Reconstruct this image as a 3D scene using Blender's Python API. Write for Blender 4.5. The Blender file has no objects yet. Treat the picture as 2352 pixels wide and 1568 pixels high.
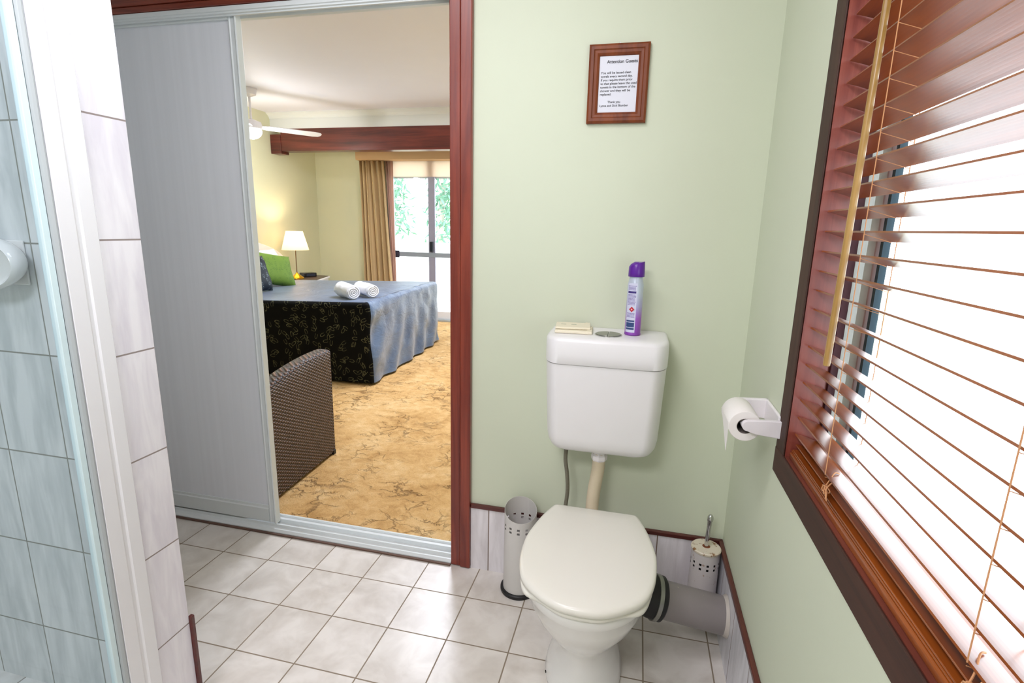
import bpy, bmesh, math, random
from math import sin, cos, pi, radians
from mathutils import Vector, Matrix, noise

random.seed(7)
SC = bpy.context.scene
COL = SC.collection

# ------------------------------------------------------------------ camera
cam_data = bpy.data.cameras.new('camera')
cam = bpy.data.objects.new('camera', cam_data)
COL.objects.link(cam)
SC.camera = cam
cam_data.sensor_fit = 'HORIZONTAL'
cam_data.sensor_width = 36.0
cam_data.lens = 1202.4 / 2352 * 36.0
cam_data.clip_start = 0.02
cam_data.clip_end = 200
_yaw, _pitch, _roll = 0.2302, -0.2146, 0.0226
_f = Vector((-sin(_yaw) * cos(_pitch), cos(_yaw) * cos(_pitch), sin(_pitch)))
_r = Vector((cos(_yaw), sin(_yaw), 0))
_u = _r.cross(_f)
_R = cos(_roll) * _r + sin(_roll) * _u
_U = -sin(_roll) * _r + cos(_roll) * _u
_m = Matrix((_R, _U, -_f)).transposed().to_4x4()
_m.translation = Vector((-0.3409, -1.6931, 1.2678))
cam.matrix_world = _m

# ------------------------------------------------------------------ world and light
SC.view_settings.view_transform = 'Standard'
SC.view_settings.look = 'None'
SC.view_settings.gamma = 1.0
SC.view_settings.use_curve_mapping = False
SC.view_settings.exposure = 0.55

world = bpy.data.worlds.new('bright_overcast_sky')
SC.world = world
world.use_nodes = True
_bg = world.node_tree.nodes['Background']
_bg.inputs[0].default_value = (0.84, 0.93, 1.0, 1)
_bg.inputs[1].default_value = 3.2


def area(name, loc, rot, sx, sy, power, color=(1, 1, 1), portal=False):
    l = bpy.data.lights.new(name, 'AREA')
    l.shape = 'RECTANGLE'
    l.size, l.size_y = sx, sy
    l.energy = power
    l.color = color
    o = bpy.data.objects.new(name, l)
    COL.objects.link(o)
    o.location = loc
    o.rotation_euler = rot
    if portal:
        l.cycles.is_portal = True
    return o


# daylight portals just outside the two glazed openings
area('window_portal', (0.16, -1.17, 1.38), (0, radians(90), 0), 1.25, 1.45, 1, portal=True)
area('glass_door_portal', (-2.7, 4.99, 1.05), (radians(-90), 0, 0), 2.6, 2.1, 1, portal=True)
# unseen area lamps added to brighten the bathroom and the bedroom
area('bathroom_ceiling_fill', (-1.0, -1.10, 2.37), (0, 0, 0), 0.6, 0.6, 9.5, (0.98, 0.94, 1.0))  # unseen fill, placed clear of the nib wall to reach the door panel
area('bathroom_fill_light', (-0.95, -2.35, 2.2), (radians(35), 0, 0), 0.7, 0.4, 14, (0.98, 0.94, 1.0))  # added behind the camera to brighten the nib wall's end
area('bedroom_ceiling_fill', (-1.7, 2.4, 2.46), (0, 0, 0), 0.8, 0.8, 60, (0.84, 0.88, 1.0))  # unseen fill, tinted blue against the gold bounce from the carpet


def point(name, loc, power, color, r=0.04):
    l = bpy.data.lights.new(name, 'POINT')
    l.energy = power
    l.color = color
    l.shadow_soft_size = r
    o = bpy.data.objects.new(name, l)
    COL.objects.link(o)
    o.location = loc
    return o


# ------------------------------------------------------------------ helpers
def srgb(r, g, b):
    def c(v):
        v /= 255.0
        return v / 12.92 if v <= 0.04045 else ((v + 0.055) / 1.055) ** 2.4
    return (c(r), c(g), c(b), 1)


class NT:
    def __init__(self, name, rough=0.5, color=(0.8, 0.8, 0.8, 1), **kw):
        self.m = bpy.data.materials.new(name)
        self.m.use_nodes = True
        self.t = self.m.node_tree
        self.b = self.t.nodes['Principled BSDF']
        self.b.inputs['Roughness'].default_value = rough
        self.b.inputs['Base Color'].default_value = color
        for k, v in kw.items():
            self.b.inputs[k.replace('_', ' ')].default_value = v

    def n(self, typ, **kw):
        nd = self.t.nodes.new(typ)
        for k, v in kw.items():
            setattr(nd, k, v)
        return nd

    def l(self, a, b):
        self.t.links.new(a, b)

    def val(self, x, sock):
        if isinstance(x, (int, float)):
            sock.default_value = x
        elif isinstance(x, (tuple, list)):
            sock.default_value = x
        else:
            self.l(x, sock)

    def math(self, op, a, b=0.0, c=0.0):
        nd = self.n('ShaderNodeMath', operation=op)
        self.val(a, nd.inputs[0])
        self.val(b, nd.inputs[1])
        if op in ('MULTIPLY_ADD', 'COMPARE', 'SMOOTH_MIN'):
            self.val(c, nd.inputs[2])
        return nd.outputs[0]

    def mix(self, f, a, b):
        nd = self.n('ShaderNodeMix', data_type='RGBA')
        self.val(f, nd.inputs['Factor'])
        self.val(a, nd.inputs['A'])
        self.val(b, nd.inputs['B'])
        return [s for s in nd.outputs if s.type == 'RGBA'][0]

    def coord(self):
        return self.n('ShaderNodeTexCoord').outputs['Object']

    def xyz(self, v=None):
        s = self.n('ShaderNodeSeparateXYZ')
        self.l(v or self.coord(), s.inputs[0])
        return s.outputs

    def mapping(self, scale, v=None, rot=(0, 0, 0)):
        m = self.n('ShaderNodeMapping')
        self.l(v or self.coord(), m.inputs[0])
        m.inputs['Scale'].default_value = scale
        m.inputs['Rotation'].default_value = rot
        return m.outputs[0]

    def noise(self, scale, detail=3, v=None, rough=0.5, dist=0.0, color=False):
        nd = self.n('ShaderNodeTexNoise')
        nd.inputs['Scale'].default_value = scale
        nd.inputs['Detail'].default_value = detail
        nd.inputs['Roughness'].default_value = rough
        nd.inputs['Distortion'].default_value = dist
        self.l(v or self.coord(), nd.inputs['Vector'])
        return nd.outputs['Color' if color else 'Fac']

    def ramp(self, f, stops):
        nd = self.n('ShaderNodeValToRGB')
        self.val(f, nd.inputs[0])
        el = nd.color_ramp.elements
        el[0].position, el[0].color = stops[0]
        el[1].position, el[1].color = stops[-1]
        for p, c in stops[1:-1]:
            e = el.new(p)
            e.color = c
        return nd.outputs[0]

    def bump(self, h, strength=0.3, dist=0.01):
        nd = self.n('ShaderNodeBump')
        nd.inputs['Strength'].default_value = strength
        nd.inputs['Distance'].default_value = dist
        self.l(h, nd.inputs['Height'])
        self.l(nd.outputs[0], self.b.inputs['Normal'])

    def col(self, c):
        self.l(c, self.b.inputs['Base Color'])


def simple(name, rgb, rough=0.5, var=0.06, scale=8, bump=0.0, bscale=60, **kw):
    t = NT(name, rough, srgb(*rgb), **kw)
    c = srgb(*rgb)
    a = tuple(max(0, v * (1 - var)) for v in c[:3]) + (1,)
    b = tuple(min(1, v * (1 + var)) for v in c[:3]) + (1,)
    t.col(t.mix(t.noise(scale, 4), a, b))
    if bump:
        t.bump(t.noise(bscale, 3), bump, 0.002)
    return t.m


def wood(name, dark, light, axis=2, rough=0.35, grain=1.0, coat=0.3, bump=0.08):
    t = NT(name, rough)
    sc = [38, 38, 38]
    sc[axis] = 2.2
    v = t.mapping(tuple(sc))
    n1 = t.noise(1.0 * grain, 5, v, 0.6, 0.6)
    n2 = t.noise(3.2, 2)
    f = t.math('MULTIPLY_ADD', n1, 0.8, t.math('MULTIPLY', n2, 0.2))
    t.col(t.ramp(f, [(0.32, srgb(*dark)), (0.68, srgb(*light))]))
    if bump:
        t.bump(n1, bump, 0.002)
    t.b.inputs['Coat Weight'].default_value = coat
    t.b.inputs['Coat Roughness'].default_value = 0.25
    return t.m


def tiles(name, a1, o1, p1, a2, o2, p2, lo, hi, grout, gw=0.004, rough=0.25, stretch=None):
    """glazed tiles: grout lines at o1+k*p1 along axis a1 and o2+k*p2 along axis a2"""
    t = NT(name, rough)
    s = t.xyz()
    masks, cells = [], []
    for a, o, p in ((a1, o1, p1), (a2, o2, p2)):
        if a is None:
            continue
        q = t.math('DIVIDE', t.math('SUBTRACT', s[a], o), p)
        fr = t.math('FRACT', t.math('ADD', q, 1000.0))
        cells.append(t.math('FLOOR', q))
        d = t.math('ABSOLUTE', t.math('SUBTRACT', fr, 0.5))
        masks.append(t.math('GREATER_THAN', d, 0.5 - gw / 2 / p))
    m = masks[0] if len(masks) == 1 else t.math('MAXIMUM', masks[0], masks[1])
    cv = t.n('ShaderNodeCombineXYZ')
    t.l(cells[0], cv.inputs[0])
    if len(cells) > 1:
        t.l(cells[1], cv.inputs[1])
    wn = t.n('ShaderNodeTexWhiteNoise')
    t.l(cv.outputs[0], wn.inputs['Vector'])
    off = t.n('ShaderNodeVectorMath', operation='MULTIPLY_ADD')
    t.l(wn.outputs['Color'], off.inputs[0])
    off.inputs[1].default_value = (9, 9, 9)
    t.l(t.coord(), off.inputs[2])
    v = t.mapping(stretch or (1, 1, 1), off.outputs[0])
    n1 = t.noise(9, 4, v, 0.55, 0.4)
    base = t.ramp(n1, [(0.35, srgb(*lo)), (0.62, srgb(*hi))])
    base = t.mix(t.math('MULTIPLY', wn.outputs['Value'], 0.10), base, srgb(*lo))
    t.col(t.mix(m, base, srgb(*grout)))
    t.bump(t.math('MULTIPLY_ADD', m, -1.0, t.math('MULTIPLY', n1, 0.08)), 0.5, 0.002)
    t.l(t.math('MULTIPLY_ADD', m, 0.5, rough), t.b.inputs['Roughness'])
    return t.m


def prop(o, label=None, cat=None, group=None, kind=None):
    if label:
        o['label'] = label
    if cat:
        o['category'] = cat
    if group:
        o['group'] = group
    if kind:
        o['kind'] = kind
    return o


def thing(name, loc, label=None, cat=None, group=None, kind=None):
    o = bpy.data.objects.new(name, None)
    o.empty_display_size = 0.05
    COL.objects.link(o)
    o.location = loc
    return prop(o, label, cat, group, kind)


def put(o, parent):
    if parent is not None:
        o.parent = parent
        p = parent
        loc = Vector((0, 0, 0))
        while p is not None:
            if p.type == 'EMPTY':
                loc = Vector(p.location)
            p = p.parent
        if parent.type == 'EMPTY':
            o.matrix_parent_inverse = Matrix.Translation(-Vector(parent.location))
    return o


def build(name, bm, mats, parent=None, smooth=False, bevel=0.0, seg=2, sub=0, angle=40):
    me = bpy.data.meshes.new(name)
    bmesh.ops.recalc_face_normals(bm, faces=bm.faces)
    bm.to_mesh(me)
    bm.free()
    if not isinstance(mats, (list, tuple)):
        mats = [mats]
    for m in mats:
        me.materials.append(m)
    o = bpy.data.objects.new(name, me)
    COL.objects.link(o)
    if smooth:
        for p in me.polygons:
            p.use_smooth = True
        if angle < 180:
            try:
                me.set_sharp_from_angle(angle=radians(angle))
            except Exception:
                pass
    if bevel:
        md = o.modifiers.new('bevel', 'BEVEL')
        md.width = bevel
        md.segments = seg
        md.limit_method = 'ANGLE'
        md.angle_limit = radians(40)
    if sub:
        md = o.modifiers.new('sub', 'SUBSURF')
        md.levels = md.render_levels = sub
    return put(o, parent)


def bbox(bm, x0, x1, y0, y1, z0, z1, M=None, mi=0):
    vs = [bm.verts.new((x, y, z)) for x in (x0, x1) for y in (y0, y1) for z in (z0, z1)]
    if M is not None:
        for v in vs:
            v.co = M @ v.co
    for q in ((0, 1, 3, 2), (4, 6, 7, 5), (0, 4, 5, 1), (2, 3, 7, 6), (0, 2, 6, 4), (1, 5, 7, 3)):
        f = bm.faces.new([vs[i] for i in q])
        f.material_index = mi
    return vs


def box(name, b, mat, parent=None, bevel=0.0, M=None, seg=2, smooth=False):
    bm = bmesh.new()
    bbox(bm, *b, M=M)
    return build(name, bm, mat, parent, bevel=bevel, seg=seg, smooth=smooth)


def boxes(name, bs, mat, parent=None, bevel=0.0):
    bm = bmesh.new()
    for b in bs:
        bbox(bm, *b)
    return build(name, bm, mat, parent, bevel=bevel)


def rings(bm, rs, cap0=True, cap1=True, closed=True, mi=0):
    """loft between rings of equal length"""
    vr = [[bm.verts.new(p) for p in r] for r in rs]
    n = len(rs[0])
    for a, b in zip(vr, vr[1:]):
        for i in range(n if closed else n - 1):
            j = (i + 1) % n
            f = bm.faces.new((a[i], a[j], b[j], b[i]))
            f.material_index = mi
    if cap0:
        bm.faces.new(vr[0]).material_index = mi
    if cap1:
        bm.faces.new(vr[-1]).material_index = mi
    return vr


def circ(c, r, ax, n=32, sq=None):
    """ring of n points about c, radius r, normal ax"""
    ax = Vector(ax).normalized()
    u = ax.orthogonal().normalized()
    if abs(ax.z) > 0.99:
        u = Vector((1, 0, 0))
    w = ax.cross(u)
    return [Vector(c) + r * (cos(2 * pi * i / n) * u + sin(2 * pi * i / n) * w) for i in range(n)]


def lathe(name, base, ax, prof, mat, parent=None, n=40, smooth=True, angle=35, cap0=True, cap1=True):
    """prof: (radius, distance along ax)"""
    ax = Vector(ax).normalized()
    bm = bmesh.new()
    rings(bm, [circ(Vector(base) + ax * h, max(r, 1e-4), ax, n) for r, h in prof], cap0, cap1)
    return build(name, bm, mat, parent, smooth=smooth, angle=angle)


def tube_bm(bm, pts, r, n=10, taper=None):
    pts = [Vector(p) for p in pts]
    rs = []
    prev = None
    for i, p in enumerate(pts):
        d = (pts[min(i + 1, len(pts) - 1)] - pts[max(i - 1, 0)]).normalized()
        u = prev if prev is not None else d.orthogonal().normalized()
        u = (u - d * u.dot(d))
        u = u.normalized() if u.length > 1e-5 else d.orthogonal().normalized()
        prev = u
        w = d.cross(u)
        rr = taper[i] if taper else r
        rs.append([p + rr * (cos(2 * pi * k / n) * u + sin(2 * pi * k / n) * w) for k in range(n)])
    rings(bm, rs)


def tube(name, pts, r, mat, parent=None, n=10, taper=None):
    bm = bmesh.new()
    tube_bm(bm, pts, r, n, taper)
    return build(name, bm, mat, parent, smooth=True, angle=60)


def spline(pts, k=8):
    """Catmull-Rom through pts"""
    P = [Vector(p) for p in pts]
    P = [P[0]] + P + [P[-1]]
    out = []
    for i in range(1, len(P) - 2):
        for s in range(k):
            t = s / k
            a, b, c, d = P[i - 1], P[i], P[i + 1], P[i + 2]
            out.append(0.5 * ((2 * b) + (-a + c) * t + (2 * a - 5 * b + 4 * c - d) * t * t + (-a + 3 * b - 3 * c + d) * t ** 3))
    out.append(P[-2])
    return out


def prism(name, poly, axis, a, b, mat, parent=None, bevel=0.0, smooth=False, seg=2):
    """extrude a 2-D polygon along axis from a to b"""
    def P(q, h):
        return {0: (h, q[0], q[1]), 1: (q[0], h, q[1]), 2: (q[0], q[1], h)}[axis]
    bm = bmesh.new()
    rings(bm, [[Vector(P(q, a)) for q in poly], [Vector(P(q, b)) for q in poly]])
    return build(name, bm, mat, parent, bevel=bevel, smooth=smooth, seg=seg)


def text(name, body, size, M, mat, parent, align='LEFT', bold=0.0, extr=0.0001):
    cu = bpy.data.curves.new(name, 'FONT')
    cu.body = body
    cu.size = size
    cu.align_x = align
    cu.extrude = extr
    cu.offset = bold
    tmp = bpy.data.objects.new(name + '_source', cu)
    COL.objects.link(tmp)
    bpy.context.view_layer.update()
    dg = bpy.context.evaluated_depsgraph_get()
    me = bpy.data.meshes.new_from_object(tmp.evaluated_get(dg))
    bpy.data.objects.remove(tmp)
    bpy.data.curves.remove(cu)
    me.transform(M)
    me.materials.clear()
    me.materials.append(mat)
    o = bpy.data.objects.new(name, me)
    COL.objects.link(o)
    return put(o, parent)


# ------------------------------------------------------------------ materials
GREEN = simple('pale_green_wall_paint', (211, 218, 195), 0.55, 0.03, 3, 0.08, 90)
CREAMW = simple('bedroom_wall_paint', (218, 218, 186), 0.6, 0.03, 3, 0.08, 90)
WHITE = simple('white_ceiling_paint', (238, 236, 244), 0.7, 0.02, 3)
CORN = simple('cornice_paint', (232, 233, 230), 0.6, 0.02, 3)
SKIRT_T = (226, 223, 224)
FLOOR_T = tiles('floor_tiles', 0, -2.0414, 0.2, 1, -0.1685, 0.2, (208, 201, 192), (231, 226, 219), (142, 128, 110), 0.0042, 0.3)
SHOWER_T = tiles('shower_wall_tiles', 0, -1.582, 0.177, 2, 0.0, 0.2425, (205, 210, 210), (233, 235, 234), (150, 150, 142), 0.0035, 0.25, (3, 3, 0.5))
NIB_T = tiles('nib_wall_tiles', 2, 0.0115, 0.2425, None, 0, 1, (226, 222, 232), (244, 242, 248), (150, 138, 135), 0.0035, 0.25, (3, 3, 0.5))
SHFLOOR_T = tiles('shower_floor_tiles', 0, -1.86, 0.2, 1, -1.04, 0.2, (214, 212, 206), (236, 235, 230), (150, 146, 138), 0.004, 0.3)
BACKSK_T = tiles('skirting_tiles_back', 0, -0.809, 0.2, None, 0, 1, (214, 209, 212), (236, 232, 236), (128, 110, 100), 0.004, 0.25, (3, 3, 0.5))
RIGHTSK_T = tiles('skirting_tiles_right', 1, -0.31, 0.2, None, 0, 1, (205, 204, 210), (228, 228, 234), (128, 112, 104), 0.004, 0.25, (3, 3, 0.5))
JARRAH_V = wood('red_timber_vertical', (96, 24, 16), (150, 62, 40), 2)
JARRAH_X = wood('red_timber_horizontal', (96, 30, 18), (156, 70, 44), 0)
BEAM_W = wood('beam_timber', (58, 16, 12), (122, 48, 36), 0, 0.3, 0.6)
CAP_W = wood('skirting_cap_timber', (60, 16, 12), (96, 34, 26), 0, 0.35)
CAP_WY = wood('skirting_cap_timber_side', (66, 22, 18), (104, 46, 36), 1, 0.35)
ARCH_D = wood('dark_brown_architrave', (50, 26, 18), (74, 44, 32), 1, 0.65, 1, 0.0)
ARCH_DV = wood('dark_brown_architrave_upright', (50, 26, 18), (74, 44, 32), 2, 0.65, 1, 0.0)
REVEAL = wood('red_reveal_timber', (112, 44, 36), (160, 84, 68), 2, 0.4)
SLAT_W = wood('blind_slat_timber', (100, 42, 10), (164, 84, 24), 1, 0.3, 1.0, 0.6, 0.0)
WAND_W = wood('pale_wand_timber', (140, 104, 40), (190, 152, 86), 2, 0.35)
NOTICE_W = wood('notice_frame_timber', (98, 40, 8), (140, 68, 22), 2, 0.5, 1, 0.0)
ALU = simple('pale_aluminium', (224, 230, 231), 0.35, 0.03, 12)
ALU_G = simple('grey_aluminium', (176, 182, 184), 0.35, 0.04, 10)
ALU_W = simple('white_powder_coat', (238, 238, 242), 0.35, 0.02, 6)
MAUVE = simple('brown_grey_aluminium', (152, 136, 132), 0.4, 0.04, 6)
TEAL = simple('dark_teal_seal', (8, 44, 56), 0.6, 0.05, 6)
CHROME = simple('chrome', (205, 205, 205), 0.12, 0.02, 6, Metallic=1.0)
CHROME_D = simple('dull_steel', (150, 150, 144), 0.3, 0.1, 20, Metallic=0.9)
CERAMIC = simple('white_ceramic', (240, 239, 235), 0.12, 0.015, 5)
PLASTIC = simple('ivory_plastic', (240, 239, 240), 0.3, 0.02, 5)
SEATP = simple('ivory_seat_plastic', (240, 238, 228), 0.25, 0.02, 5)
BLACK = simple('black_rubber', (18, 18, 20), 0.5, 0.1, 8)
HOLE = simple('dark_hole', (10, 9, 8), 0.9, 0.1, 8)
WHITEP = simple('toilet_paper', (246, 243, 238), 0.9, 0.02, 12, 0.1, 120)
WHITEPL = simple('white_plastic', (238, 234, 236), 0.35, 0.02, 6)
TOWEL = simple('white_terry', (240, 240, 244), 0.95, 0.03, 30, 0.9, 260)
BRASS = simple('polished_brass', (206, 160, 40), 0.25, 0.05, 8, Metallic=0.85)
STEM_M = simple('brown_bronze', (120, 96, 60), 0.4, 0.05, 8, Metallic=0.6)
TAN_FAB = simple('tan_pelmet_fabric', (206, 170, 126), 0.85, 0.05, 6, 0.15, 300)
CURT = simple('tan_curtain_fabric', (202, 174, 130), 0.85, 0.07, 5, 0.15, 300)
DARKTOP = simple('dark_brown_laminate', (66, 48, 42), 0.35, 0.1, 10)
WHITE_C = simple('white_melamine', (238, 238, 240), 0.4, 0.02, 6)
PVC_BEIGE = simple('beige_pipe_plastic', (214, 200, 172), 0.4, 0.08, 14)
LINE = simple('grey_line', (150, 150, 160), 0.5, 0.05, 6)
EXTW = simple('white_balcony_render', (240, 240, 238), 0.8, 0.03, 3)
BARK = simple('pale_palm_bark', (196, 188, 176), 0.85, 0.15, 9, 0.5, 30)
LEAF = simple('palm_leaf_green', (110, 160, 104), 0.6, 0.35, 2.5)
LEAF2 = simple('blue_green_leaf', (120, 164, 140), 0.6, 0.3, 2.5)


def m_pipe():
    t = NT('grey_pvc_pipe', 0.4)
    n = t.noise(14, 5, rough=0.7)
    n2 = t.noise(3.0, 2)
    base = t.mix(n2, srgb(128, 122, 122), srgb(150, 142, 140))
    f = t.math('GREATER_THAN', n, 0.66)
    t.col(t.mix(t.math('MULTIPLY', f, 0.55), base, srgb(206, 190, 160)))
    return t.m


def m_rust(name, rgb, amount=0.64):
    t = NT(name, 0.35)
    n = t.noise(38, 5, rough=0.7)
    base = t.mix(t.noise(6, 2), srgb(*rgb), srgb(*[max(0, c - 8) for c in rgb]))
    f = t.ramp(n, [(amount, (0, 0, 0, 1)), (amount + 0.06, (1, 1, 1, 1))])
    t.col(t.mix(f, base, srgb(140, 98, 56)))
    return t.m


def m_carpet():
    t = NT('gold_sculpted_carpet', 0.95)
    co = t.coord()
    big = t.noise(2.2, 4, co, 0.6, 0.8)
    mid = t.noise(16, 4, co, 0.7, 0.5)
    pile = t.noise(170, 2, co, 0.8)
    base = t.ramp(t.math('MULTIPLY_ADD', big, 0.55, t.math('MULTIPLY', mid, 0.45)),
                  [(0.34, srgb(178, 134, 74)), (0.5, srgb(212, 170, 110)), (0.66, srgb(232, 198, 144))])
    # wandering creases between the sculpted tufts
    wv = t.n('ShaderNodeVectorMath', operation='MULTIPLY_ADD')
    t.l(t.noise(5.0, 5, co, 0.65, 0.5, color=True), wv.inputs[0])
    wv.inputs[1].default_value = (0.3, 0.3, 0.0)
    t.l(co, wv.inputs[2])
    vo = t.n('ShaderNodeTexVoronoi', feature='DISTANCE_TO_EDGE')
    vo.inputs['Scale'].default_value = 9.0
    t.l(t.mapping((0.72, 1.35, 1), wv.outputs[0], (0, 0, 0.25)), vo.inputs['Vector'])
    crease = t.ramp(vo.outputs['Distance'], [(0.0, (1, 1, 1, 1)), (0.05, (0, 0, 0, 1))])
    gate = t.ramp(t.noise(3.7, 3, co, 0.6), [(0.45, (0, 0, 0, 1)), (0.62, (1, 1, 1, 1))])
    f = t.math('MULTIPLY', crease, gate)
    c = t.mix(t.math('MULTIPLY', f, 0.65), base, srgb(112, 76, 36))
    c = t.mix(t.math('MULTIPLY', t.math('SUBTRACT', pile, 0.4), 0.7), c, srgb(150, 108, 58))
    t.col(c)
    h = t.math('MULTIPLY_ADD', f, -0.9, t.math('MULTIPLY_ADD', pile, 0.25, t.math('MULTIPLY', mid, 0.6)))
    t.bump(h, 0.7, 0.02)
    return t.m


def leaf_pattern(name, base, leaf, scale, axes=(0, 2), rough=0.45, ring=(0.27, 0.37), base2=None, sheen=0.2, bumpn=0.1):
    """fabric printed with scattered open leaf outlines"""
    t = NT(name, rough)
    s = t.xyz()
    cb = t.n('ShaderNodeCombineXYZ')
    t.l(s[axes[0]], cb.inputs[0])
    t.l(s[axes[1]], cb.inputs[1])
    tot = None
    for k, off in enumerate(((0, 0, 0), (3.37, 1.71, 0), (7.1, 5.3, 0))):
        mp = t.n('ShaderNodeMapping')
        t.l(cb.outputs[0], mp.inputs[0])
        mp.inputs['Scale'].default_value = (scale, scale, 1)
        mp.inputs['Location'].default_value = off
        vo = t.n('ShaderNodeTexVoronoi', voronoi_dimensions='2D')
        vo.inputs['Scale'].default_value = 1.0
        vo.inputs['Randomness'].default_value = 0.75
        t.l(mp.outputs[0], vo.inputs['Vector'])
        d = t.n('ShaderNodeVectorMath', operation='SUBTRACT')
        t.l(mp.outputs[0], d.inputs[0])
        t.l(vo.outputs['Position'], d.inputs[1])
        sx = t.n('ShaderNodeSeparateColor')
        t.l(vo.outputs['Color'], sx.inputs[0])
        vr = t.n('ShaderNodeVectorRotate', rotation_type='Z_AXIS')
        t.l(d.outputs[0], vr.inputs['Vector'])
        t.l(t.math('MULTIPLY', sx.outputs[0], 6.283), vr.inputs['Angle'])
        q = t.xyz(vr.outputs[0])
        ex = t.math('MULTIPLY', q[0], 0.95)
        ey = t.math('MULTIPLY', q[1], 2.0)
        r = t.math('SQRT', t.math('ADD', t.math('MULTIPLY', ex, ex), t.math('MULTIPLY', ey, ey)))
        m = t.math('MULTIPLY', t.math('GREATER_THAN', r, ring[0]), t.math('LESS_THAN', r, ring[1]))
        gap = t.math('GREATER_THAN', q[0], -0.7 * ring[1])
        m = t.math('MULTIPLY', m, gap)
        m = t.math('MULTIPLY', m, t.math('GREATER_THAN', sx.outputs[1], 0.38))
        tot = m if tot is None else t.math('MAXIMUM', tot, m)
    fade = t.math('MULTIPLY_ADD', t.noise(11, 2), 0.9, 0.15)
    b = t.mix(t.noise(4, 3), srgb(*base), srgb(*(base2 or base)))
    t.col(t.mix(t.math('MULTIPLY', tot, fade), b, srgb(*leaf)))
    t.b.inputs['Sheen Weight'].default_value = sheen
    t.bump(t.noise(45, 3), bumpn, 0.004)
    return t.m


def m_lit_satin():  # the spread's fabric with window glare painted in as lighter blue
    t = NT('window_lit_satin', 0.42)
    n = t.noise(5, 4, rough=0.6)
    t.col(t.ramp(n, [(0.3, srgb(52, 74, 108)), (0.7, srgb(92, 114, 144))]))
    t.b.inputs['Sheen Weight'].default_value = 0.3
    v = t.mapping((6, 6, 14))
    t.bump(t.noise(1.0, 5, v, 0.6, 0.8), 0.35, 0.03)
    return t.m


def m_wicker():
    t = NT('brown_wicker_weave', 0.45)
    s = t.xyz()
    # horizontal strands over vertical stakes; y+x run round the shell, z up
    a = t.math('ADD', s[1], t.math('MULTIPLY', s[0], 0.9))
    ph = t.math('FLOOR', t.math('DIVIDE', s[2], 0.0085))
    par = t.math('MODULO', t.math('ADD', ph, 1000.0), 2.0)
    u = t.math('ADD', t.math('MULTIPLY', a, pi / 0.016), t.math('MULTIPLY', par, pi))
    w1 = t.math('SINE', u)
    w2 = t.math('ABSOLUTE', t.math('SINE', t.math('MULTIPLY', s[2], pi / 0.0085)))
    h = t.math('MULTIPLY', t.math('MULTIPLY_ADD', w1, 0.5, 0.5), w2)
    n = t.noise(26, 3)
    f = t.math('MULTIPLY_ADD', h, 0.75, t.math('MULTIPLY', n, 0.25))
    t.col(t.ramp(f, [(0.1, srgb(26, 15, 11)), (0.45, srgb(72, 47, 37)), (0.85, srgb(138, 104, 86))]))
    t.bump(h, 0.9, 0.006)
    return t.m


def m_glass(name, tint=(1, 1, 1, 1), gloss=0.08, rough=0.02):
    m = bpy.data.materials.new(name)
    m.use_nodes = True
    nt = m.node_tree
    nt.nodes.clear()
    out = nt.nodes.new('ShaderNodeOutputMaterial')
    mx = nt.nodes.new('ShaderNodeMixShader')
    tr = nt.nodes.new('ShaderNodeBsdfTransparent')
    gl = nt.nodes.new('ShaderNodeBsdfGlossy')
    lw = nt.nodes.new('ShaderNodeLayerWeight')
    pw = nt.nodes.new('ShaderNodeMath')
    pw.operation = 'POWER'
    nt.links.new(lw.outputs['Facing'], pw.inputs[0])
    pw.inputs[1].default_value = 5.0
    fr = nt.nodes.new('ShaderNodeMath')
    fr.operation = 'MULTIPLY_ADD'
    nt.links.new(pw.outputs[0], fr.inputs[0])
    fr.inputs[1].default_value = 0.6
    fr.inputs[2].default_value = 0.025
    tr.inputs[0].default_value = tint
    gl.inputs['Roughness'].default_value = rough
    nt.links.new(fr.outputs[0], mx.inputs[0])
    nt.links.new(tr.outputs[0], mx.inputs[1])
    nt.links.new(gl.outputs[0], mx.inputs[2])
    nt.links.new(mx.outputs[0], out.inputs[0])
    return m


def m_translucent(name, rgb, fac=0.5, rough=0.8):
    m = bpy.data.materials.new(name)
    m.use_nodes = True
    nt = m.node_tree
    nt.nodes.clear()
    out = nt.nodes.new('ShaderNodeOutputMaterial')
    mx = nt.nodes.new('ShaderNodeMixShader')
    df = nt.nodes.new('ShaderNodeBsdfDiffuse')
    tl = nt.nodes.new('ShaderNodeBsdfTranslucent')
    df.inputs[0].default_value = srgb(*rgb)
    tl.inputs[0].default_value = srgb(*rgb)
    mx.inputs[0].default_value = fac
    nt.links.new(df.outputs[0], mx.inputs[1])
    nt.links.new(tl.outputs[0], mx.inputs[2])
    nt.links.new(mx.outputs[0], out.inputs[0])
    return m


def m_emit(name, rgb, strength):
    t = NT(name, 0.4, srgb(*rgb))
    t.b.inputs['Emission Color'].default_value = srgb(*rgb)
    t.b.inputs['Emission Strength'].default_value = strength
    return t.m


def m_panel():
    t = NT('frosted_grey_panel', 0.32)
    v = t.mapping((60, 60, 0.6))
    t.col(t.ramp(t.noise(1.0, 3, v), [(0.25, srgb(230, 233, 240)), (0.75, srgb(236, 239, 246))]))
    return t.m


def m_can():
    t = NT('lavender_can_print', 0.3)
    s = t.xyz()
    f = t.math('DIVIDE', t.math('SUBTRACT', s[2], 0.955), 0.19)
    v = t.mapping((30, 30, 8))
    n = t.noise(1.0, 3, v)
    ff = t.math('MULTIPLY_ADD', n, 0.10, f)
    t.col(t.ramp(ff, [(0.08, srgb(140, 70, 176)), (0.34, srgb(160, 96, 196)), (0.52, srgb(176, 172, 214)), (0.75, srgb(196, 206, 222))]))
    t.b.inputs['Metallic'].default_value = 0.2
    return t.m


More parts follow.
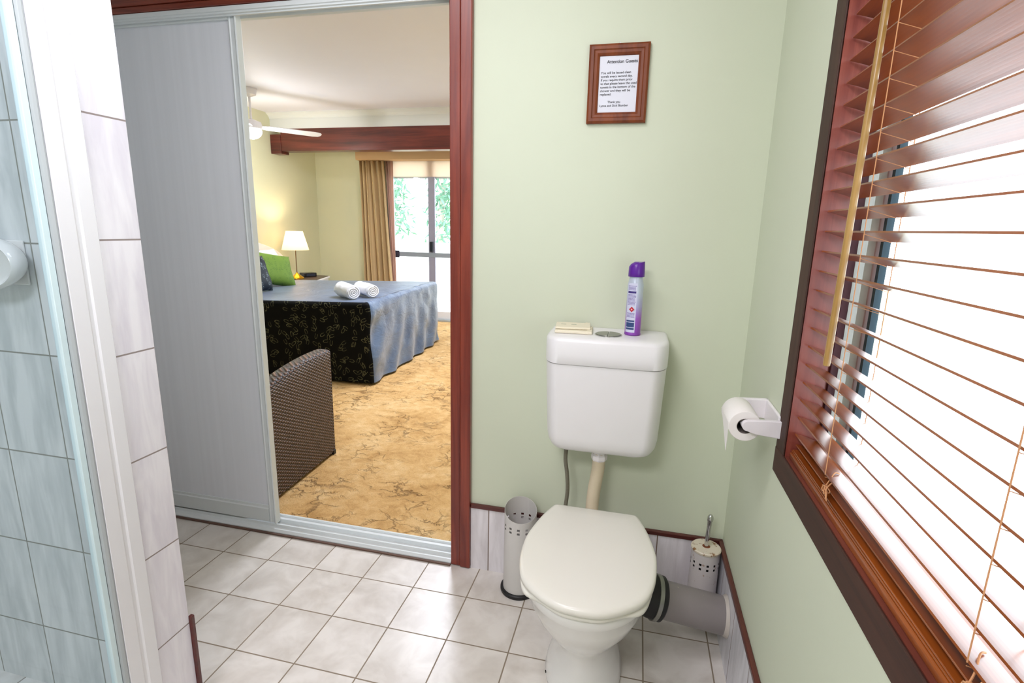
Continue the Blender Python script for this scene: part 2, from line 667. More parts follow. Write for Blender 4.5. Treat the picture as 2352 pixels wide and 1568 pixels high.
CARPET = m_carpet()
PIPE_M = m_pipe()
CAN_RUST = m_rust('enamel_with_rust_specks', (208, 202, 200), 0.60)
LID_RUST = m_rust('cream_enamel_lid', (226, 216, 196), 0.57)
CAN_WHITE = m_rust('white_enamel_spare_roll_can', (214, 211, 207), 0.74)
SPREAD_SIDE = leaf_pattern('shaded_leaf_print_fabric', (4, 4, 5), (118, 118, 88), 12.0, (0, 2), 0.75, (0.23, 0.30), (5, 7, 8), 0.0)  # same spread fabric, coloured as its shaded near side
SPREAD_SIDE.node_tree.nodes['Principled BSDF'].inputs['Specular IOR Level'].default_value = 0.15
LIT_SATIN = m_lit_satin()
GREENC = leaf_pattern('green_leaf_print_fabric', (100, 132, 36), (56, 92, 30), 17.0, (1, 2), 0.7, (0.22, 0.30), (120, 152, 60), 0.0)
NAVYC = leaf_pattern('navy_leaf_print_fabric', (8, 20, 34), (150, 166, 172), 15.0, (1, 2), 0.6, (0.20, 0.30), (12, 26, 40), 0.0)
WICKER = m_wicker()
GLASS = m_glass('clear_window_glass')
SHGLASS = m_glass('shower_glass', (0.92, 0.955, 0.98, 1))
SHADE = m_translucent('cream_lamp_shade', (250, 240, 220), 0.6)
SHEER = m_translucent('pinkish_sheer_curtain', (226, 196, 182), 0.45)
ROLLERB = m_translucent('cream_roller_blind', (250, 236, 222), 0.65)
BULB = m_emit('warm_bulb', (255, 236, 200), 14)
BOWL_E = m_emit('lit_white_bowl', (238, 250, 248), 3.0)
PANEL = m_panel()
CANPRINT = m_can()
PURPLE = simple('purple_plastic', (92, 24, 150), 0.3, 0.04, 6)
CUSH = simple('taupe_seat_cushion', (124, 106, 98), 0.9, 0.06, 12, 0.2, 200)
INK = simple('black_ink', (30, 30, 34), 0.8, 0.1, 20)
PAPERM = simple('white_notice_paper', (226, 228, 238), 0.6, 0.01, 5)
INDIGO = simple('indigo_label_ink', (60, 44, 120), 0.4, 0.1, 40)
BLUEL = simple('blue_label_ink', (52, 74, 124), 0.4, 0.1, 40)
LABELW = simple('pale_label_ink', (212, 214, 236), 0.4, 0.03, 40)
REDL = simple('red_hazard_ink', (190, 24, 48), 0.4, 0.05, 30)
CREAM_P = simple('cream_packet_paper', (240, 232, 208), 0.6, 0.03, 20)
CORD_M = simple('tan_blind_cord', (206, 150, 104), 0.8, 0.05, 30)
HOSE = simple('braided_grey_hose', (116, 112, 96), 0.45, 0.25, 260)

# ------------------------------------------------------------------ the setting: bathroom
S = 'structure'
prop(box('floor', (-2.45, 0.0, -2.9, 0.0, -0.08, 0.0), FLOOR_T), kind=S)
prop(box('floor_bedroom', (-4.8, 0.10, 0.1, 5.0, -0.08, 0.004), CARPET), kind=S)
prop(boxes('wall_back', [(-4.8, -2.36, 0, 0.1, -0.08, 2.55), (-0.955, 0.10, 0, 0.1, -0.08, 2.55), (-2.36, -0.955, 0, 0.1, 1.978, 2.55)], GREEN), kind=S)
WY0, WY1, WZ0, WZ1 = -1.95, -0.52, 0.795, 1.98
prop(boxes('wall_right', [(0, 0.10, -2.9, WY0, -0.08, 2.45), (0, 0.10, -0.40, 0.0, -0.08, 2.45), (0, 0.068, WY1, -0.40, -0.08, 2.45),
                          (0.068, 0.10, WY1, -0.40, -0.08, 0.74), (0.068, 0.10, WY1, -0.40, 2.04, 2.45),
                          (0, 0.068, WY0, WY1, -0.08, WZ0 - 0.015), (0.068, 0.10, WY0, WY1, -0.08, 0.74), (0, 0.10, WY0, WY1, WZ1 + 0.015, 2.45)], GREEN), kind=S)
prop(box('wall_left', (-2.5, -2.4, -2.9, 0.0, -0.08, 2.45), SHOWER_T), kind=S)
prop(box('wall_front', (-2.5, 0.10, -3.0, -2.9, -0.08, 2.45), GREEN), kind=S)
prop(box('ceiling', (-2.5, 0.10, -3.0, 0.0, 2.4, 2.5), WHITE), kind=S)
# nib wall: its tiled end faces the room, its long face is the shower's back wall
bm = bmesh.new()
bbox(bm, -2.4, -1.4, -0.842, -0.748, 0, 2.4)
for f in bm.faces:
    c = f.calc_center_median()
    f.material_index = 1 if c.x > -1.41 else 0
prop(build('wall_shower', bm, [SHOWER_T, NIB_T], bevel=0.002), kind=S)
prop(box('floor_shower', (-2.4, -1.44, -2.9, -0.842, 0.0, 0.06), SHFLOOR_T), kind=S)
prop(boxes('trim_4', [(-1.44, -1.40, -2.9, -0.842, 0.0, 0.075)], SHFLOOR_T, bevel=0.004), kind=S)

# tiled skirtings with timber caps
bb = box('baseboard_back', (-0.878, 0.0, -0.008, 0.0, 0.0, 0.252), BACKSK_T)
prop(bb, kind=S)
box('timber_cap', (-0.878, 0.0, -0.014, 0.0, 0.252, 0.268), CAP_W, bb, 0.003)
bb = box('baseboard_right', (-0.008, 0.0, -2.9, -0.008, 0.0, 0.252), RIGHTSK_T)
prop(bb, kind=S)
box('timber_cap', (-0.014, 0.0, -2.9, -0.014, 0.252, 0.268), CAP_WY, bb, 0.003)
# timber edge strip on the far corner of the nib wall
prop(box('trim_1', (-1.403, -1.392, -0.7485, -0.738, 0.0, 0.272), CAP_W, bevel=0.002), kind=S)
# timber architrave round the doorway
arch = thing('trim_2', (-0.92, -0.01, 0), kind=S)
box('upright', (-0.917, -0.879, -0.020, 0.0, 0.004, 2.06), JARRAH_V, arch, 0.003)
box('upright', (-0.955, -0.9185, -0.014, 0.1, 0.004, 1.978), JARRAH_V, arch, 0.003)
box('head', (-2.4, -0.9175, -0.020, 0.0, 1.998, 2.06), JARRAH_X, arch, 0.003)
box('head', (-2.4, -0.956, -0.012, 0.0, 1.979, 1.9975), JARRAH_X, arch, 0.002)

# ------------------------------------------------------------------ sliding door between the rooms
door = thing('door_1', (-1.65, 0.04, 0.0), kind=S)
# head track
prism('head_track', [(-0.006, 1.9775), (-0.006, 1.964), (-0.002, 1.962), (-0.002, 1.957), (0.004, 1.955), (0.004, 1.951), (0.012, 1.951), (0.012, 1.965), (0.036, 1.965), (0.036, 1.951),
                     (0.044, 1.951), (0.044, 1.965), (0.09, 1.965), (0.09, 1.9775)], 0, -2.36, -0.956, ALU, door)
prism('sill_track', [(-0.012, 0.0005), (-0.012, 0.010), (-0.004, 0.018), (0.010, 0.020), (0.012, 0.030), (0.015, 0.030), (0.017, 0.020), (0.044, 0.020), (0.046, 0.034), (0.049, 0.034),
                     (0.051, 0.021), (0.082, 0.021), (0.084, 0.028), (0.098, 0.024), (0.102, 0.006), (0.102, 0.0005)], 0, -2.36, -0.956, ALU, door)
box('sill_edge', (-2.36, -0.956, -0.022, -0.0125, 0.0005, 0.007), simple('dirty_timber_strip', (104, 78, 66), 0.7, 0.2, 20), door, 0.001)
pan = thing('sliding_panel', (-2.0, 0.026, 0.03))
put(pan, door)
pan.matrix_parent_inverse = Matrix.Translation(-door.location)


def pput(o):
    o.parent = pan
    o.matrix_parent_inverse = Matrix.Translation(-Vector(door.location)).inverted() @ Matrix.Identity(4)
    o.matrix_parent_inverse = Matrix.Translation(-Vector(pan.location))
    return o


pput(box('infill', (-2.33, -1.765, 0.022, 0.027, 0.10, 1.9435), PANEL))
pput(prism('stile', [(-1.772, 0.016), (-1.766, 0.013), (-1.762, 0.016), (-1.748, 0.016), (-1.742, 0.010), (-1.737, 0.012), (-1.737, 0.038), (-1.772, 0.038)], 2, 0.032, 1.962, ALU, bevel=0.001))
pput(box('stile', (-2.36, -2.33, 0.013, 0.036, 0.032, 1.962), ALU, None, 0.002))
pput(box('rail', (-2.33, -1.772, 0.013, 0.036, 1.9435, 1.962), ALU, None, 0.002))
pput(prism('rail', [(0.013, 0.036), (0.013, 0.092), (0.017, 0.096), (0.017, 0.106), (0.034, 0.106), (0.034, 0.036)], 0, -2.33, -1.772, ALU, None))

# ------------------------------------------------------------------ bathroom window
win = thing('window_1', (0.05, -1.2, 0.8), kind=S)
AX0 = -0.004
archw = 0.06
box('architrave', (AX0, 0.0, WY1, WY1 + archw, WZ0 - archw, WZ1 + archw), ARCH_DV, win, 0.002)
box('architrave', (AX0, 0.0, WY0 - archw, WY0, WZ0 - archw, WZ1 + archw), ARCH_DV, win, 0.002)
box('architrave', (AX0 - 0.001, 0.0, WY0 - archw, WY1 + archw, WZ0 - archw, WZ0 - 0.001), ARCH_D, win, 0.002)
box('architrave', (AX0 - 0.001, 0.0, WY0 - archw, WY1 + archw, WZ1 + 0.001, WZ1 + archw), ARCH_D, win, 0.002)
box('reveal', (0.0, 0.068, WY1 - 0.002, WY1 + 0.012, WZ0, WZ1), REVEAL, win)
box('reveal', (0.0, 0.068, WY0 - 0.012, WY0 + 0.002, WZ0, WZ1), REVEAL, win)
box('reveal', (0.0, 0.068, WY0 - 0.002, WY1 + 0.002, WZ0 - 0.012, WZ0), wood('red_sill_timber', (96, 40, 28), (130, 66, 48), 1, 0.6, 1, 0.0), win)
box('reveal', (0.0, 0.068, WY0 - 0.002, WY1 + 0.002, WZ1, WZ1 + 0.012), REVEAL, win)
boxes('frame', [(0.085, 0.12, WY0 - 0.04, WY0, 0.76, 2.02), (0.07, 0.125, WY0 - 0.04, -0.402, 0.742, 0.79),
                (0.07, 0.125, WY0 - 0.04, -0.402, 1.99, 2.035)], ALU_W, win, 0.002)
boxes('sash', [(0.092, 0.112, -0.562, -0.523, 0.792, 1.99), (0.092, 0.112, WY0, WY0 + 0.04, 0.792, 1.99), (0.094, 0.114, WY0, -0.455, 0.791, 0.818), (0.094, 0.114, WY0, -0.455, 1.965, 1.99)], MAUVE, win, 0.002)
box('seal', (0.096, 0.108, -0.582, -0.570, 0.818, 1.965), TEAL, win)
box('frame', (0.085, 0.12, -0.455, -0.402, 0.76, 2.02), simple('beige_grey_aluminium', (120, 118, 112), 0.5), win, 0.002)
box('reveal_shade_strip', (0.0595, 0.074, WY1 - 0.010, WY1, WZ0, WZ1), wood('shaded_reveal_timber', (52, 16, 24), (78, 30, 38), 2, 0.6, 1, 0.0), win, 0.001)  # dark strip that paints the shadow at the back of the reveal
box('glass', (0.101, 0.104, WY0, -0.455, 0.79, 1.99), GLASS, win)

# ------------------------------------------------------------------ timber venetian blind
blind = thing('venetian_blind', (0.035, -1.2, 0.8), 'stained timber venetian blind with slats half open over the bathroom window', 'blind')
BY0, BY1 = WY0 + 0.01, WY1 - 0.008
SX = 0.012
TILT = radians(17.5)


def slat_mesh(w=0.047, th=0.003):
    bm = bmesh.new()
    n = 8
    top, bot = [], []
    for i in range(n + 1):
        s = i / n
        crown = 0.0012 * (1 - (2 * s - 1) ** 2)
        top.append((s * w, crown + th / 2))
        bot.append((s * w, crown - th / 2))
    poly = top + bot[::-1]
    rings(bm, [[Vector((x * cos(TILT) + z * sin(TILT), BY0, -x * sin(TILT) + z * cos(TILT))) for x, z in poly],
               [Vector((x * cos(TILT) + z * sin(TILT), BY1, -x * sin(TILT) + z * cos(TILT))) for x, z in poly]])
    me = bpy.data.meshes.new('slat')
    bmesh.ops.recalc_face_normals(bm, faces=bm.faces)
    bm.to_mesh(me)
    bm.free()
    me.materials.append(SLAT_W)
    return me


sm = slat_mesh()
z = 1.6585
zs = []
k = 0
for i in range(-7, 22):
    zs.append(1.6585 - 0.0385 * i)
for zz in zs:
    o = bpy.data.objects.new('slat', sm)
    COL.objects.link(o)
    o.location = (SX, 0, zz)
    put(o, blind)
# slats stacked on the bottom rail
for i, (dx, zz, tl) in enumerate(((0.0, 0.8112, 0), (0.001, 0.8150, 0.5), (0.004, 0.8290, 8), (0.014, 0.8360, 4), (0.016, 0.8400, 4))):
    bm = bmesh.new()
    M = Matrix.Translation((0.0095 + dx, 0, zz)) @ Matrix.Rotation(radians(tl), 4, 'Y')
    bbox(bm, 0, 0.047, BY0, BY1 - 0.004 * i, -0.0015, 0.0015, M)
    build('slat', bm, SLAT_W, blind, bevel=0.0008)
box('bottom_rail', (0.006, 0.056, BY0, BY1, WZ0 + 0.0005, WZ0 + 0.0140), SLAT_W, blind, 0.003)
box('head_rail', (0.006, 0.062, BY0, BY1, WZ1 - 0.055, WZ1 - 0.002), SLAT_W, blind, 0.003)
bm = bmesh.new()
for cy in (-0.725, -1.150, -1.60):
    tube_bm(bm, [(SX - 0.002, cy, z_) for z_ in (WZ1 - 0.05, 1.5, 1.2, 0.85)], 0.0008, 5)
    tube_bm(bm, [(0.060, cy + 0.004, z_) for z_ in (WZ1 - 0.05, 1.5, 1.2, 0.86)], 0.0008, 5)
    for zz in zs:
        tube_bm(bm, [(SX - 0.002, cy, zz - 0.004), (0.060, cy + 0.004, zz - 0.004 - 0.0147)], 0.0006, 4)
build('ladder_cord', bm, CORD_M, blind)
# knotted loops of cord lying on the stacked slats
for cy in (-0.735, -1.155):
    bm = bmesh.new()
    x0, zt = 0.012, 0.840
    tube_bm(bm, spline([(0.040, cy + 0.03, 0.846), (0.028, cy + 0.018, 0.852), (0.014, cy - 0.002, 0.846), (0.004, cy - 0.012, 0.834), (0.003, cy - 0.018, 0.826)]), 0.0011, 6)
    tube_bm(bm, spline([(0.030, cy - 0.004, 0.842), (0.016, cy - 0.014, 0.848), (0.004, cy - 0.022, 0.838), (0.002, cy - 0.030, 0.824)]), 0.0011, 6)
    a = []
    for i in range(26):
        t_ = i / 25 * 4.4 * pi
        a.append((0.006 + 0.004 * cos(t_ * 1.3), cy - 0.014 + 0.008 * cos(t_), 0.834 + 0.006 * sin(t_)))
    tube_bm(bm, a, 0.0011, 6)
    tube_bm(bm, spline([(0.006, cy - 0.02, 0.834), (0.001, cy - 0.034, 0.830), (0.000, cy - 0.040, 0.824)]), 0.0011, 6)
    build('knotted_cord', bm, CORD_M, blind, smooth=True)
lathe('tilt_wand', (-0.012, -0.716, 1.046), (0.012, 0.004, 1), [(0.003, 0), (0.0055, 0.001), (0.0058, 0.01), (0.0055, 0.4), (0.0052, 0.87), (0.003, 0.875)], WAND_W, blind, 14)

# ------------------------------------------------------------------ shower screen
scr = thing('shower_screen', (-1.42, -1.3, 0.075), 'framed clear glass shower screen with white edge post against the tiled nib wall', 'shower screen')
prism('post', [(-1.432, -0.8425), (-1.398, -0.8425), (-1.394, -0.846), (-1.394, -0.874), (-1.3965, -0.878), (-1.3965, -0.884), (-1.394, -0.888), (-1.394, -0.918), (-1.432, -0.918)], 2, 0.0755, 2.1, ALU_W, scr, 0.0008)
prism('hinge_bead', [(-1.428, -0.9185), (-1.396, -0.9185), (-1.395, -0.922), (-1.397, -0.927), (-1.402, -0.929), (-1.428, -0.929)], 2, 0.0755, 2.1, ALU_G, scr, 0.0008)
box('glass_seal', (-1.418, -1.402, -0.942, -0.930, 0.085, 2.09), simple('pale_blue_seal', (216, 236, 240), 0.3), scr, 0.001)
box('glass_panel', (-1.416, -1.409, -1.95, -0.941, 0.085, 2.09), SHGLASS, scr)
box('bottom_rail', (-1.428, -1.398, -1.95, -0.942, 0.0755, 0.086), ALU_W, scr, 0.001)
box('post', (-1.432, -1.394, -1.99, -1.95, 0.0755, 2.1), ALU_W, scr, 0.001)

# soap dish on the shower wall
sd = thing('soap_dish', (-1.69, -0.842, 1.17), 'oval white ceramic soap dish set in the shower wall tiles', 'soap dish')
box('backing_tile', (-1.785, -1.598, -0.847, -0.8425, 1.124, 1.218), CERAMIC, sd, 0.002)
bm = bmesh.new()
rs = []
for (sx, sz, yy, dz) in ((0.078, 0.044, -0.847, 0.0), (0.092, 0.050, -0.858, 0.0), (0.106, 0.056, -0.876, -0.002), (0.108, 0.057, -0.890, -0.004), (0.102, 0.052, -0.896, -0.004),
                         (0.094, 0.045, -0.888, -0.004), (0.070, 0.034, -0.874, -0.004)):
    rs.append([Vector((-1.668 + sx * cos(2 * pi * i / 36), yy, 1.174 + dz + sz * sin(2 * pi * i / 36))) for i in range(36)])
rings(bm, rs)
build('bowl', bm, CERAMIC, sd, smooth=True, angle=70)

# ------------------------------------------------------------------ toilet
toilet = thing('toilet', (-0.415, -0.4, 0), 'white ceramic toilet with ivory plastic seat lid closed, under the cistern', 'toilet')
CX = -0.415


def egg(cx, yb, yf, w, n=56, back=0.55, sq=2.0):
    """plan outline from a narrow back (yb) to a round front (yf)"""
    pts = []
    for i in range(n):
        a = 2 * pi * i / n
        c, s_ = cos(a), sin(a)
        cy = yb + (yf - yb) * 0.52
        if s_ >= 0:    # front half (towards -y)
            x = w * c
            y = cy + (yf - cy) * s_
        else:
            e = 2.0 / sq
            x = w * (abs(c) ** e) * (1 if c > 0 else -1)
            y = cy + (yb - cy) * (abs(s_) ** e)
            tb = (y - cy) / (yb - cy)
            x *= 1 - (1 - back) * tb ** 2.2
        pts.append((cx + x, y))
    return pts


bm = bmesh.new()
rs = []
for (z_, yb, yf, w, sq, bk) in ((0.0, -0.20, -0.515, 0.108, 3.0, 0.9), (0.012, -0.20, -0.517, 0.110, 3.0, 0.9), (0.035, -0.205, -0.507, 0.103, 3.0, 0.9), (0.08, -0.21, -0.485, 0.088, 3.0, 0.9),
                            (0.125, -0.215, -0.485, 0.080, 2.6, 0.9), (0.165, -0.215, -0.505, 0.089, 2.6, 0.9), (0.21, -0.215, -0.545, 0.112, 2.6, 0.85), (0.26, -0.21, -0.585, 0.138, 2.6, 0.8),
                            (0.31, -0.205, -0.612, 0.156, 2.6, 0.78), (0.345, -0.20, -0.624, 0.163, 2.6, 0.76), (0.352, -0.20, -0.629, 0.168, 2.6, 0.76), (0.372, -0.20, -0.631, 0.170, 2.6, 0.76),
                            (0.380, -0.203, -0.627, 0.166, 2.6, 0.76)):
    rs.append([Vector((x, y, z_)) for x, y in egg(CX, yb, yf, w, 56, bk, sq)])
rings(bm, rs)
build('bowl', bm, CERAMIC, toilet, smooth=True, angle=180)
# outlet horn on the right
lathe('outlet_horn', (-0.34, -0.262, 0.200), (1, 0.1, -0.10), [(0.045, 0), (0.047, 0.04), (0.05, 0.09)], CERAMIC, toilet, 28)


def lid_outline(ins, yb, yf, w, bw, n=72):
    R_ = [(bw * 0.90, yb), (bw, yb - 0.010), (bw + (w - bw) * 0.55, yb - 0.085), (w * 0.985, yb - 0.175), (w, yb - 0.235), (w * 0.965, yb - 0.305), (w * 0.84, yb - 0.375), (w * 0.58, yf + 0.035), (w * 0.28, yf + 0.006), (0.0, yf)]
    half = spline([(x, y, 0) for x, y in R_], 6)
    out = []
    for p in half:
        out.append((p.x, p.y))
    for p in half[::-1][1:]:
        out.append((-p.x, p.y))
    cy = (yb + yf) / 2
    L_ = abs(yf - yb) / 2
    kx, ky = (w - ins) / w, (L_ - ins) / L_
    return [(CX + x * kx, cy + (y - cy) * ky) for x, y in out]


def slab(name, z0, z1, yb, yf, w, bk, mat, par, dome=0.0, lip=0.006, sq=3.2):
    bm = bmesh.new()
    rs = []
    prof = [(lip, z0), (0, z0 + lip * 0.6), (0, z1 - lip), (lip * 0.4, z1 - lip * 0.35), (lip * 1.4, z1), (0.05, z1 + dome * 0.6), (0.11, z1 + dome), (0.16, z1 + dome)]
    for ins, z_ in prof:
        kx = (w - ins) / w
        rs.append([Vector((x, y, z_)) for x, y in lid_outline(ins, yb, yf, w, bk)])
    rings(bm, rs)
    return build(name, bm, mat, par, smooth=True, angle=180)


slab('seat', 0.3815, 0.398, -0.205, -0.640, 0.172, 0.122, SEATP, toilet)
slab('lid', 0.4005, 0.424, -0.195, -0.652, 0.178, 0.130, SEATP, toilet, 0.003, 0.008, 4.5)
for sx in (-0.07, 0.07):
    bm = bmesh.new()
    rings(bm, [circ((CX + sx - 0.02, -0.206, 0.393), 0.008, (1, 0, 0), 14), circ((CX + sx + 0.02, -0.206, 0.393), 0.008, (1, 0, 0), 14)])
    build('hinge', bm, SEATP, toilet, smooth=True)
lathe('mark', (-0.512, -0.452, 0.045), (-0.9, -0.5, 0.1), [(0.004, 0), (0.004, 0.001)], HOLE, toilet, 10)

# ------------------------------------------------------------------ cistern
cis = thing('cistern', (-0.41, 0, 0.6), 'ivory plastic wall cistern with flush pipe above the toilet', 'cistern')


def tank_ring(z_, xl, xr, yf, rc, n=10, ox=0.0):
    """plan outline with rounded front corners; back against the wall"""
    yb = -0.002
    p = [Vector((xl + ox, yb, z_))]
    for i in range(n + 1):
        a = pi + (pi / 2) * i / n
        p.append(Vector((xl + rc[0] + rc[0] * cos(a), yf + rc[1] + rc[1] * sin(a), z_)))
    for i in range(n + 1):
        a = 1.5 * pi + (pi / 2) * i / n
        p.append(Vector((xr - rc[0] + rc[0] * cos(a), yf + rc[1] + rc[1] * sin(a), z_)))
    p.append(Vector((xr - ox, yb, z_)))
    return p


bm = bmesh.new()
rs = []
for z_, ins, fy in ((0.578, 0.050, -0.118), (0.581, 0.028, -0.138), (0.592, 0.012, -0.156), (0.610, 0.004, -0.166), (0.635, 0.0, -0.172), (0.75, -0.004, -0.182), (0.872, -0.008, -0.190)):
    rs.append(tank_ring(z_, -0.588 + ins, -0.243 - ins, fy, (0.045, 0.075)))
rings(bm, rs)
build('tank', bm, PLASTIC, cis, smooth=True, angle=50)
bm = bmesh.new()
rs = []
for z_, ins in ((0.8735, 0.0015), (0.876, -0.0015), (0.905, -0.002), (0.943, -0.0015), (0.951, 0.002), (0.955, 0.010), (0.956, 0.05)):
    rs.append(tank_ring(z_, -0.596 + ins, -0.235 - ins, -0.194 + ins, (0.047, 0.078)))
rings(bm, rs)
build('tank_lid', bm, PLASTIC, cis, smooth=True, angle=50)
fb = bmesh.new()
for sgn in (-1, 1):
    pts = [Vector((-0.412 + sgn * 0.0012, -0.112 + 0.036 * s, 0)) for s in (-1, 1)]
    arc = []
    for i in range(17):
        a = -pi / 2 + pi * i / 16
        arc.append((-0.412 + sgn * (0.0012 + 0.037 * cos(a)), -0.112 + 0.037 * sin(a)))
    rings(fb, [[Vector((x, y, 0.9555)) for x, y in arc], [Vector((x, y, 0.960)) for x, y in arc]])
build('flush_button', fb, CHROME_D, cis, bevel=0.0008)
lathe('button_ring', (-0.412, -0.112, 0.9552), (0, 0, 1), [(0.0415, 0), (0.0415, 0.0025), (0.0385, 0.003), (0.0382, 0.001)], CHROME, cis, 40)
# flush pipe, nut, hose
lathe('pipe_nut', (-0.418, -0.085, 0.534), (0, 0, 1), [(0.017, 0), (0.024, 0.003), (0.026, 0.008), (0.026, 0.020), (0.022, 0.026), (0.020, 0.046)], WHITEPL, cis, 8, False)
tube('flush_pipe', spline([(-0.418, -0.085, 0.560), (-0.420, -0.088, 0.50), (-0.428, -0.098, 0.43), (-0.430, -0.120, 0.36), (-0.425, -0.17, 0.30), (-0.42, -0.21, 0.295)]), 0.021, PVC_BEIGE, cis, 20)
lathe('hose_nut', (-0.527, -0.075, 0.556), (0, 0, 1), [(0.009, 0), (0.0105, 0.004), (0.0105, 0.020), (0.013, 0.022), (0.013, 0.030)], CHROME_D, cis, 12)
tube('inlet_hose', spline([(-0.527, -0.075, 0.560), (-0.528, -0.078, 0.52), (-0.520, -0.082, 0.47), (-0.516, -0.082, 0.41), (-0.522, -0.078, 0.34), (-0.53, -0.05, 0.29), (-0.53, -0.006, 0.275)]), 0.0065, HOSE, cis, 12)

# waste pipe through the side wall
wp = thing('waste_pipe', (0, -0.21, 0.14), 'thick grey plastic waste pipe with black rubber collar beside the toilet', 'pipe')
P0, P1 = Vector((-0.222, -0.252, 0.193)), Vector((-0.009, -0.215, 0.142))
ax = (P1 - P0).normalized()
L = (P1 - P0).length
lathe('pipe', P0, ax, [(0.050, 0), (0.055, 0.002), (0.055, L)], PIPE_M, wp, 40)
lathe('flange', P1 - ax * 0.012, (1, 0, 0), [(0.0552, 0), (0.058, 0.006), (0.061, 0.012)], m_rust('sealant_ring', (196, 188, 180), 0.7), wp, 40)
lathe('rubber_collar', P0 - ax * 0.055, ax, [(0.052, 0), (0.056, 0.004), (0.060, 0.03), (0.063, 0.05), (0.065, 0.056), (0.065, 0.075), (0.060, 0.079), (0.056, 0.079)], BLACK, wp, 40)
lathe('hose_clamp', P0 - ax * 0.004, ax, [(0.0655, 0), (0.0668, 0.001), (0.0668, 0.012), (0.0655, 0.013)], CHROME_D, wp, 40)

# ------------------------------------------------------------------ perforated cans beside the toilet


def perforated(name, cx, cy, r, h, holes, par, mat, slant=None, thick=0.001):
    """sheet-metal cylinder with two rows of square holes; a slanted top when asked"""
    bm = bmesh.new()
    n = 72
    rows = [0.003]
    z = 0.003
    for hz in holes:
        rows += [hz, hz + 0.008]
    rows += [h]
    rows = sorted(rows)
    grid = []
    for rr in (r, r - thick):
        g = []
        for z_ in rows:
            ring = []
            for i in range(n):
                a = 2 * pi * i / n
                zz = z_
                if z_ == h and slant:
                    zz = h + slant[0] * cos(a - slant[1])
                ring.append(bm.verts.new((cx + rr * cos(a), cy + rr * sin(a), zz)))
            g.append(ring)
        grid.append(g)
    for gi, g in enumerate(grid):
        for k in range(len(rows) - 1):
            is_hole = rows[k] in holes
            for i in range(n):
                if is_hole and (i % 6) in (0, 1):
                    continue
                j = (i + 1) % n
                bm.faces.new((g[k][i], g[k][j], g[k + 1][j], g[k + 1][i]))
    for i in range(n):
        j = (i + 1) % n
        bm.faces.new((grid[0][-1][i], grid[0][-1][j], grid[1][-1][j], grid[1][-1][i]))
    return build(name, bm, mat, par, smooth=True, angle=50)


spare = thing('spare_roll_can', (-0.675, -0.075, 0), 'tall white perforated metal can with slanted open top standing left of the toilet', 'can')
perforated('body', -0.675, -0.075, 0.056, 0.311, (0.246, 0.260), spare, CAN_WHITE, (0.021, radians(105)))
lathe('base_ring', (-0.675, -0.075, 0.0), (0, 0, 1), [(0.064, 0), (0.0655, 0.003), (0.0655, 0.012), (0.062, 0.015), (0.0562, 0.015), (0.0545, 0.006)], BLACK, spare, 48)

brush = thing('toilet_brush', (-0.058, -0.06, 0), 'chrome handled toilet brush in a rusty white perforated can in the corner', 'toilet brush')
bcx, bcy = -0.0600, -0.065
perforated('can', bcx, bcy, 0.044, 0.261, (0.208, 0.223), brush, CAN_RUST)
lathe('base_ring', (bcx, bcy, 0.0), (0, 0, 1), [(0.047, 0), (0.047, 0.012), (0.0444, 0.014)], BLACK, brush, 40)
lathe('inner_cup', (bcx, bcy, 0.004), (0, 0, 1), [(0.036, 0), (0.036, 0.24)], HOLE, brush, 30)
lathe('lid', (bcx, bcy, 0.2615), (0, 0, 1), [(0.0455, 0), (0.0465, 0.002), (0.0465, 0.007), (0.044, 0.0095), (0.008, 0.011)], LID_RUST, brush, 48)
lathe('rust_ring', (bcx, bcy, 0.2722), (0, 0, 1), [(0.0125, 0), (0.011, 0.0012)], simple('rust', (120, 62, 28), 0.8, 0.3, 60), brush, 20)
lathe('handle', (bcx, bcy, 0.2725), (0.03, 0, 1), [(0.0068, 0), (0.0070, 0.07), (0.0074, 0.088), (0.0092, 0.091), (0.0100, 0.099), (0.0085, 0.107), (0.0045, 0.112), (0.0005, 0.113)], CHROME, brush, 24)

# ------------------------------------------------------------------ toilet roll and holder
hold = thing('roll_holder', (0, -0.4, 0.84), 'white plastic toilet roll holder on the wall under the blind frame', 'roll holder')
box('back_plate', (-0.008, -0.0005, -0.468, -0.332, 0.816, 0.866), WHITEPL, hold, 0.003)
prism('arm', [(-0.002, 0.816), (-0.002, 0.866), (-0.010, 0.866), (-0.080, 0.862), (-0.086, 0.856), (-0.086, 0.836), (-0.080, 0.826), (-0.060, 0.820)], 1, -0.3465, -0.332, WHITEPL, hold, 0.002)
arm = []
for i in range(13):
    a = pi / 2 + pi * i / 12
    arm.append((-0.073 + 0.0115 * cos(a), 0.8405 + 0.0125 * sin(a)))
prism('arm', [(-0.002, 0.817), (-0.002, 0.857), (-0.03, 0.857)] + arm + [(-0.055, 0.822)], 1, -0.482, -0.469, WHITEPL, hold, 0.002, seg=3)
lathe('spindle', (-0.075, -0.4685, 0.838), (0, 1, 0), [(0.009, 0), (0.009, 0.121)], WHITEPL, hold, 20)
roll = thing('toilet_roll', (-0.075, -0.41, 0.83), 'part used white toilet roll with a torn tail on the wall holder', 'toilet roll')
RC = Vector((-0.075, -0.4655, 0.8335))
bm = bmesh.new()
prof = [(0.018, 0.001), (0.0345, 0.0), (0.036, 0.002), (0.036, 0.108), (0.0345, 0.110), (0.018, 0.109), (0.018, 0.001)]
rings(bm, [circ(RC + Vector((0, h, 0)), r_, (0, 1, 0), 48) for r_, h in prof], False, False)
build('paper', bm, WHITEP, roll, smooth=True, angle=50)
bm = bmesh.new()
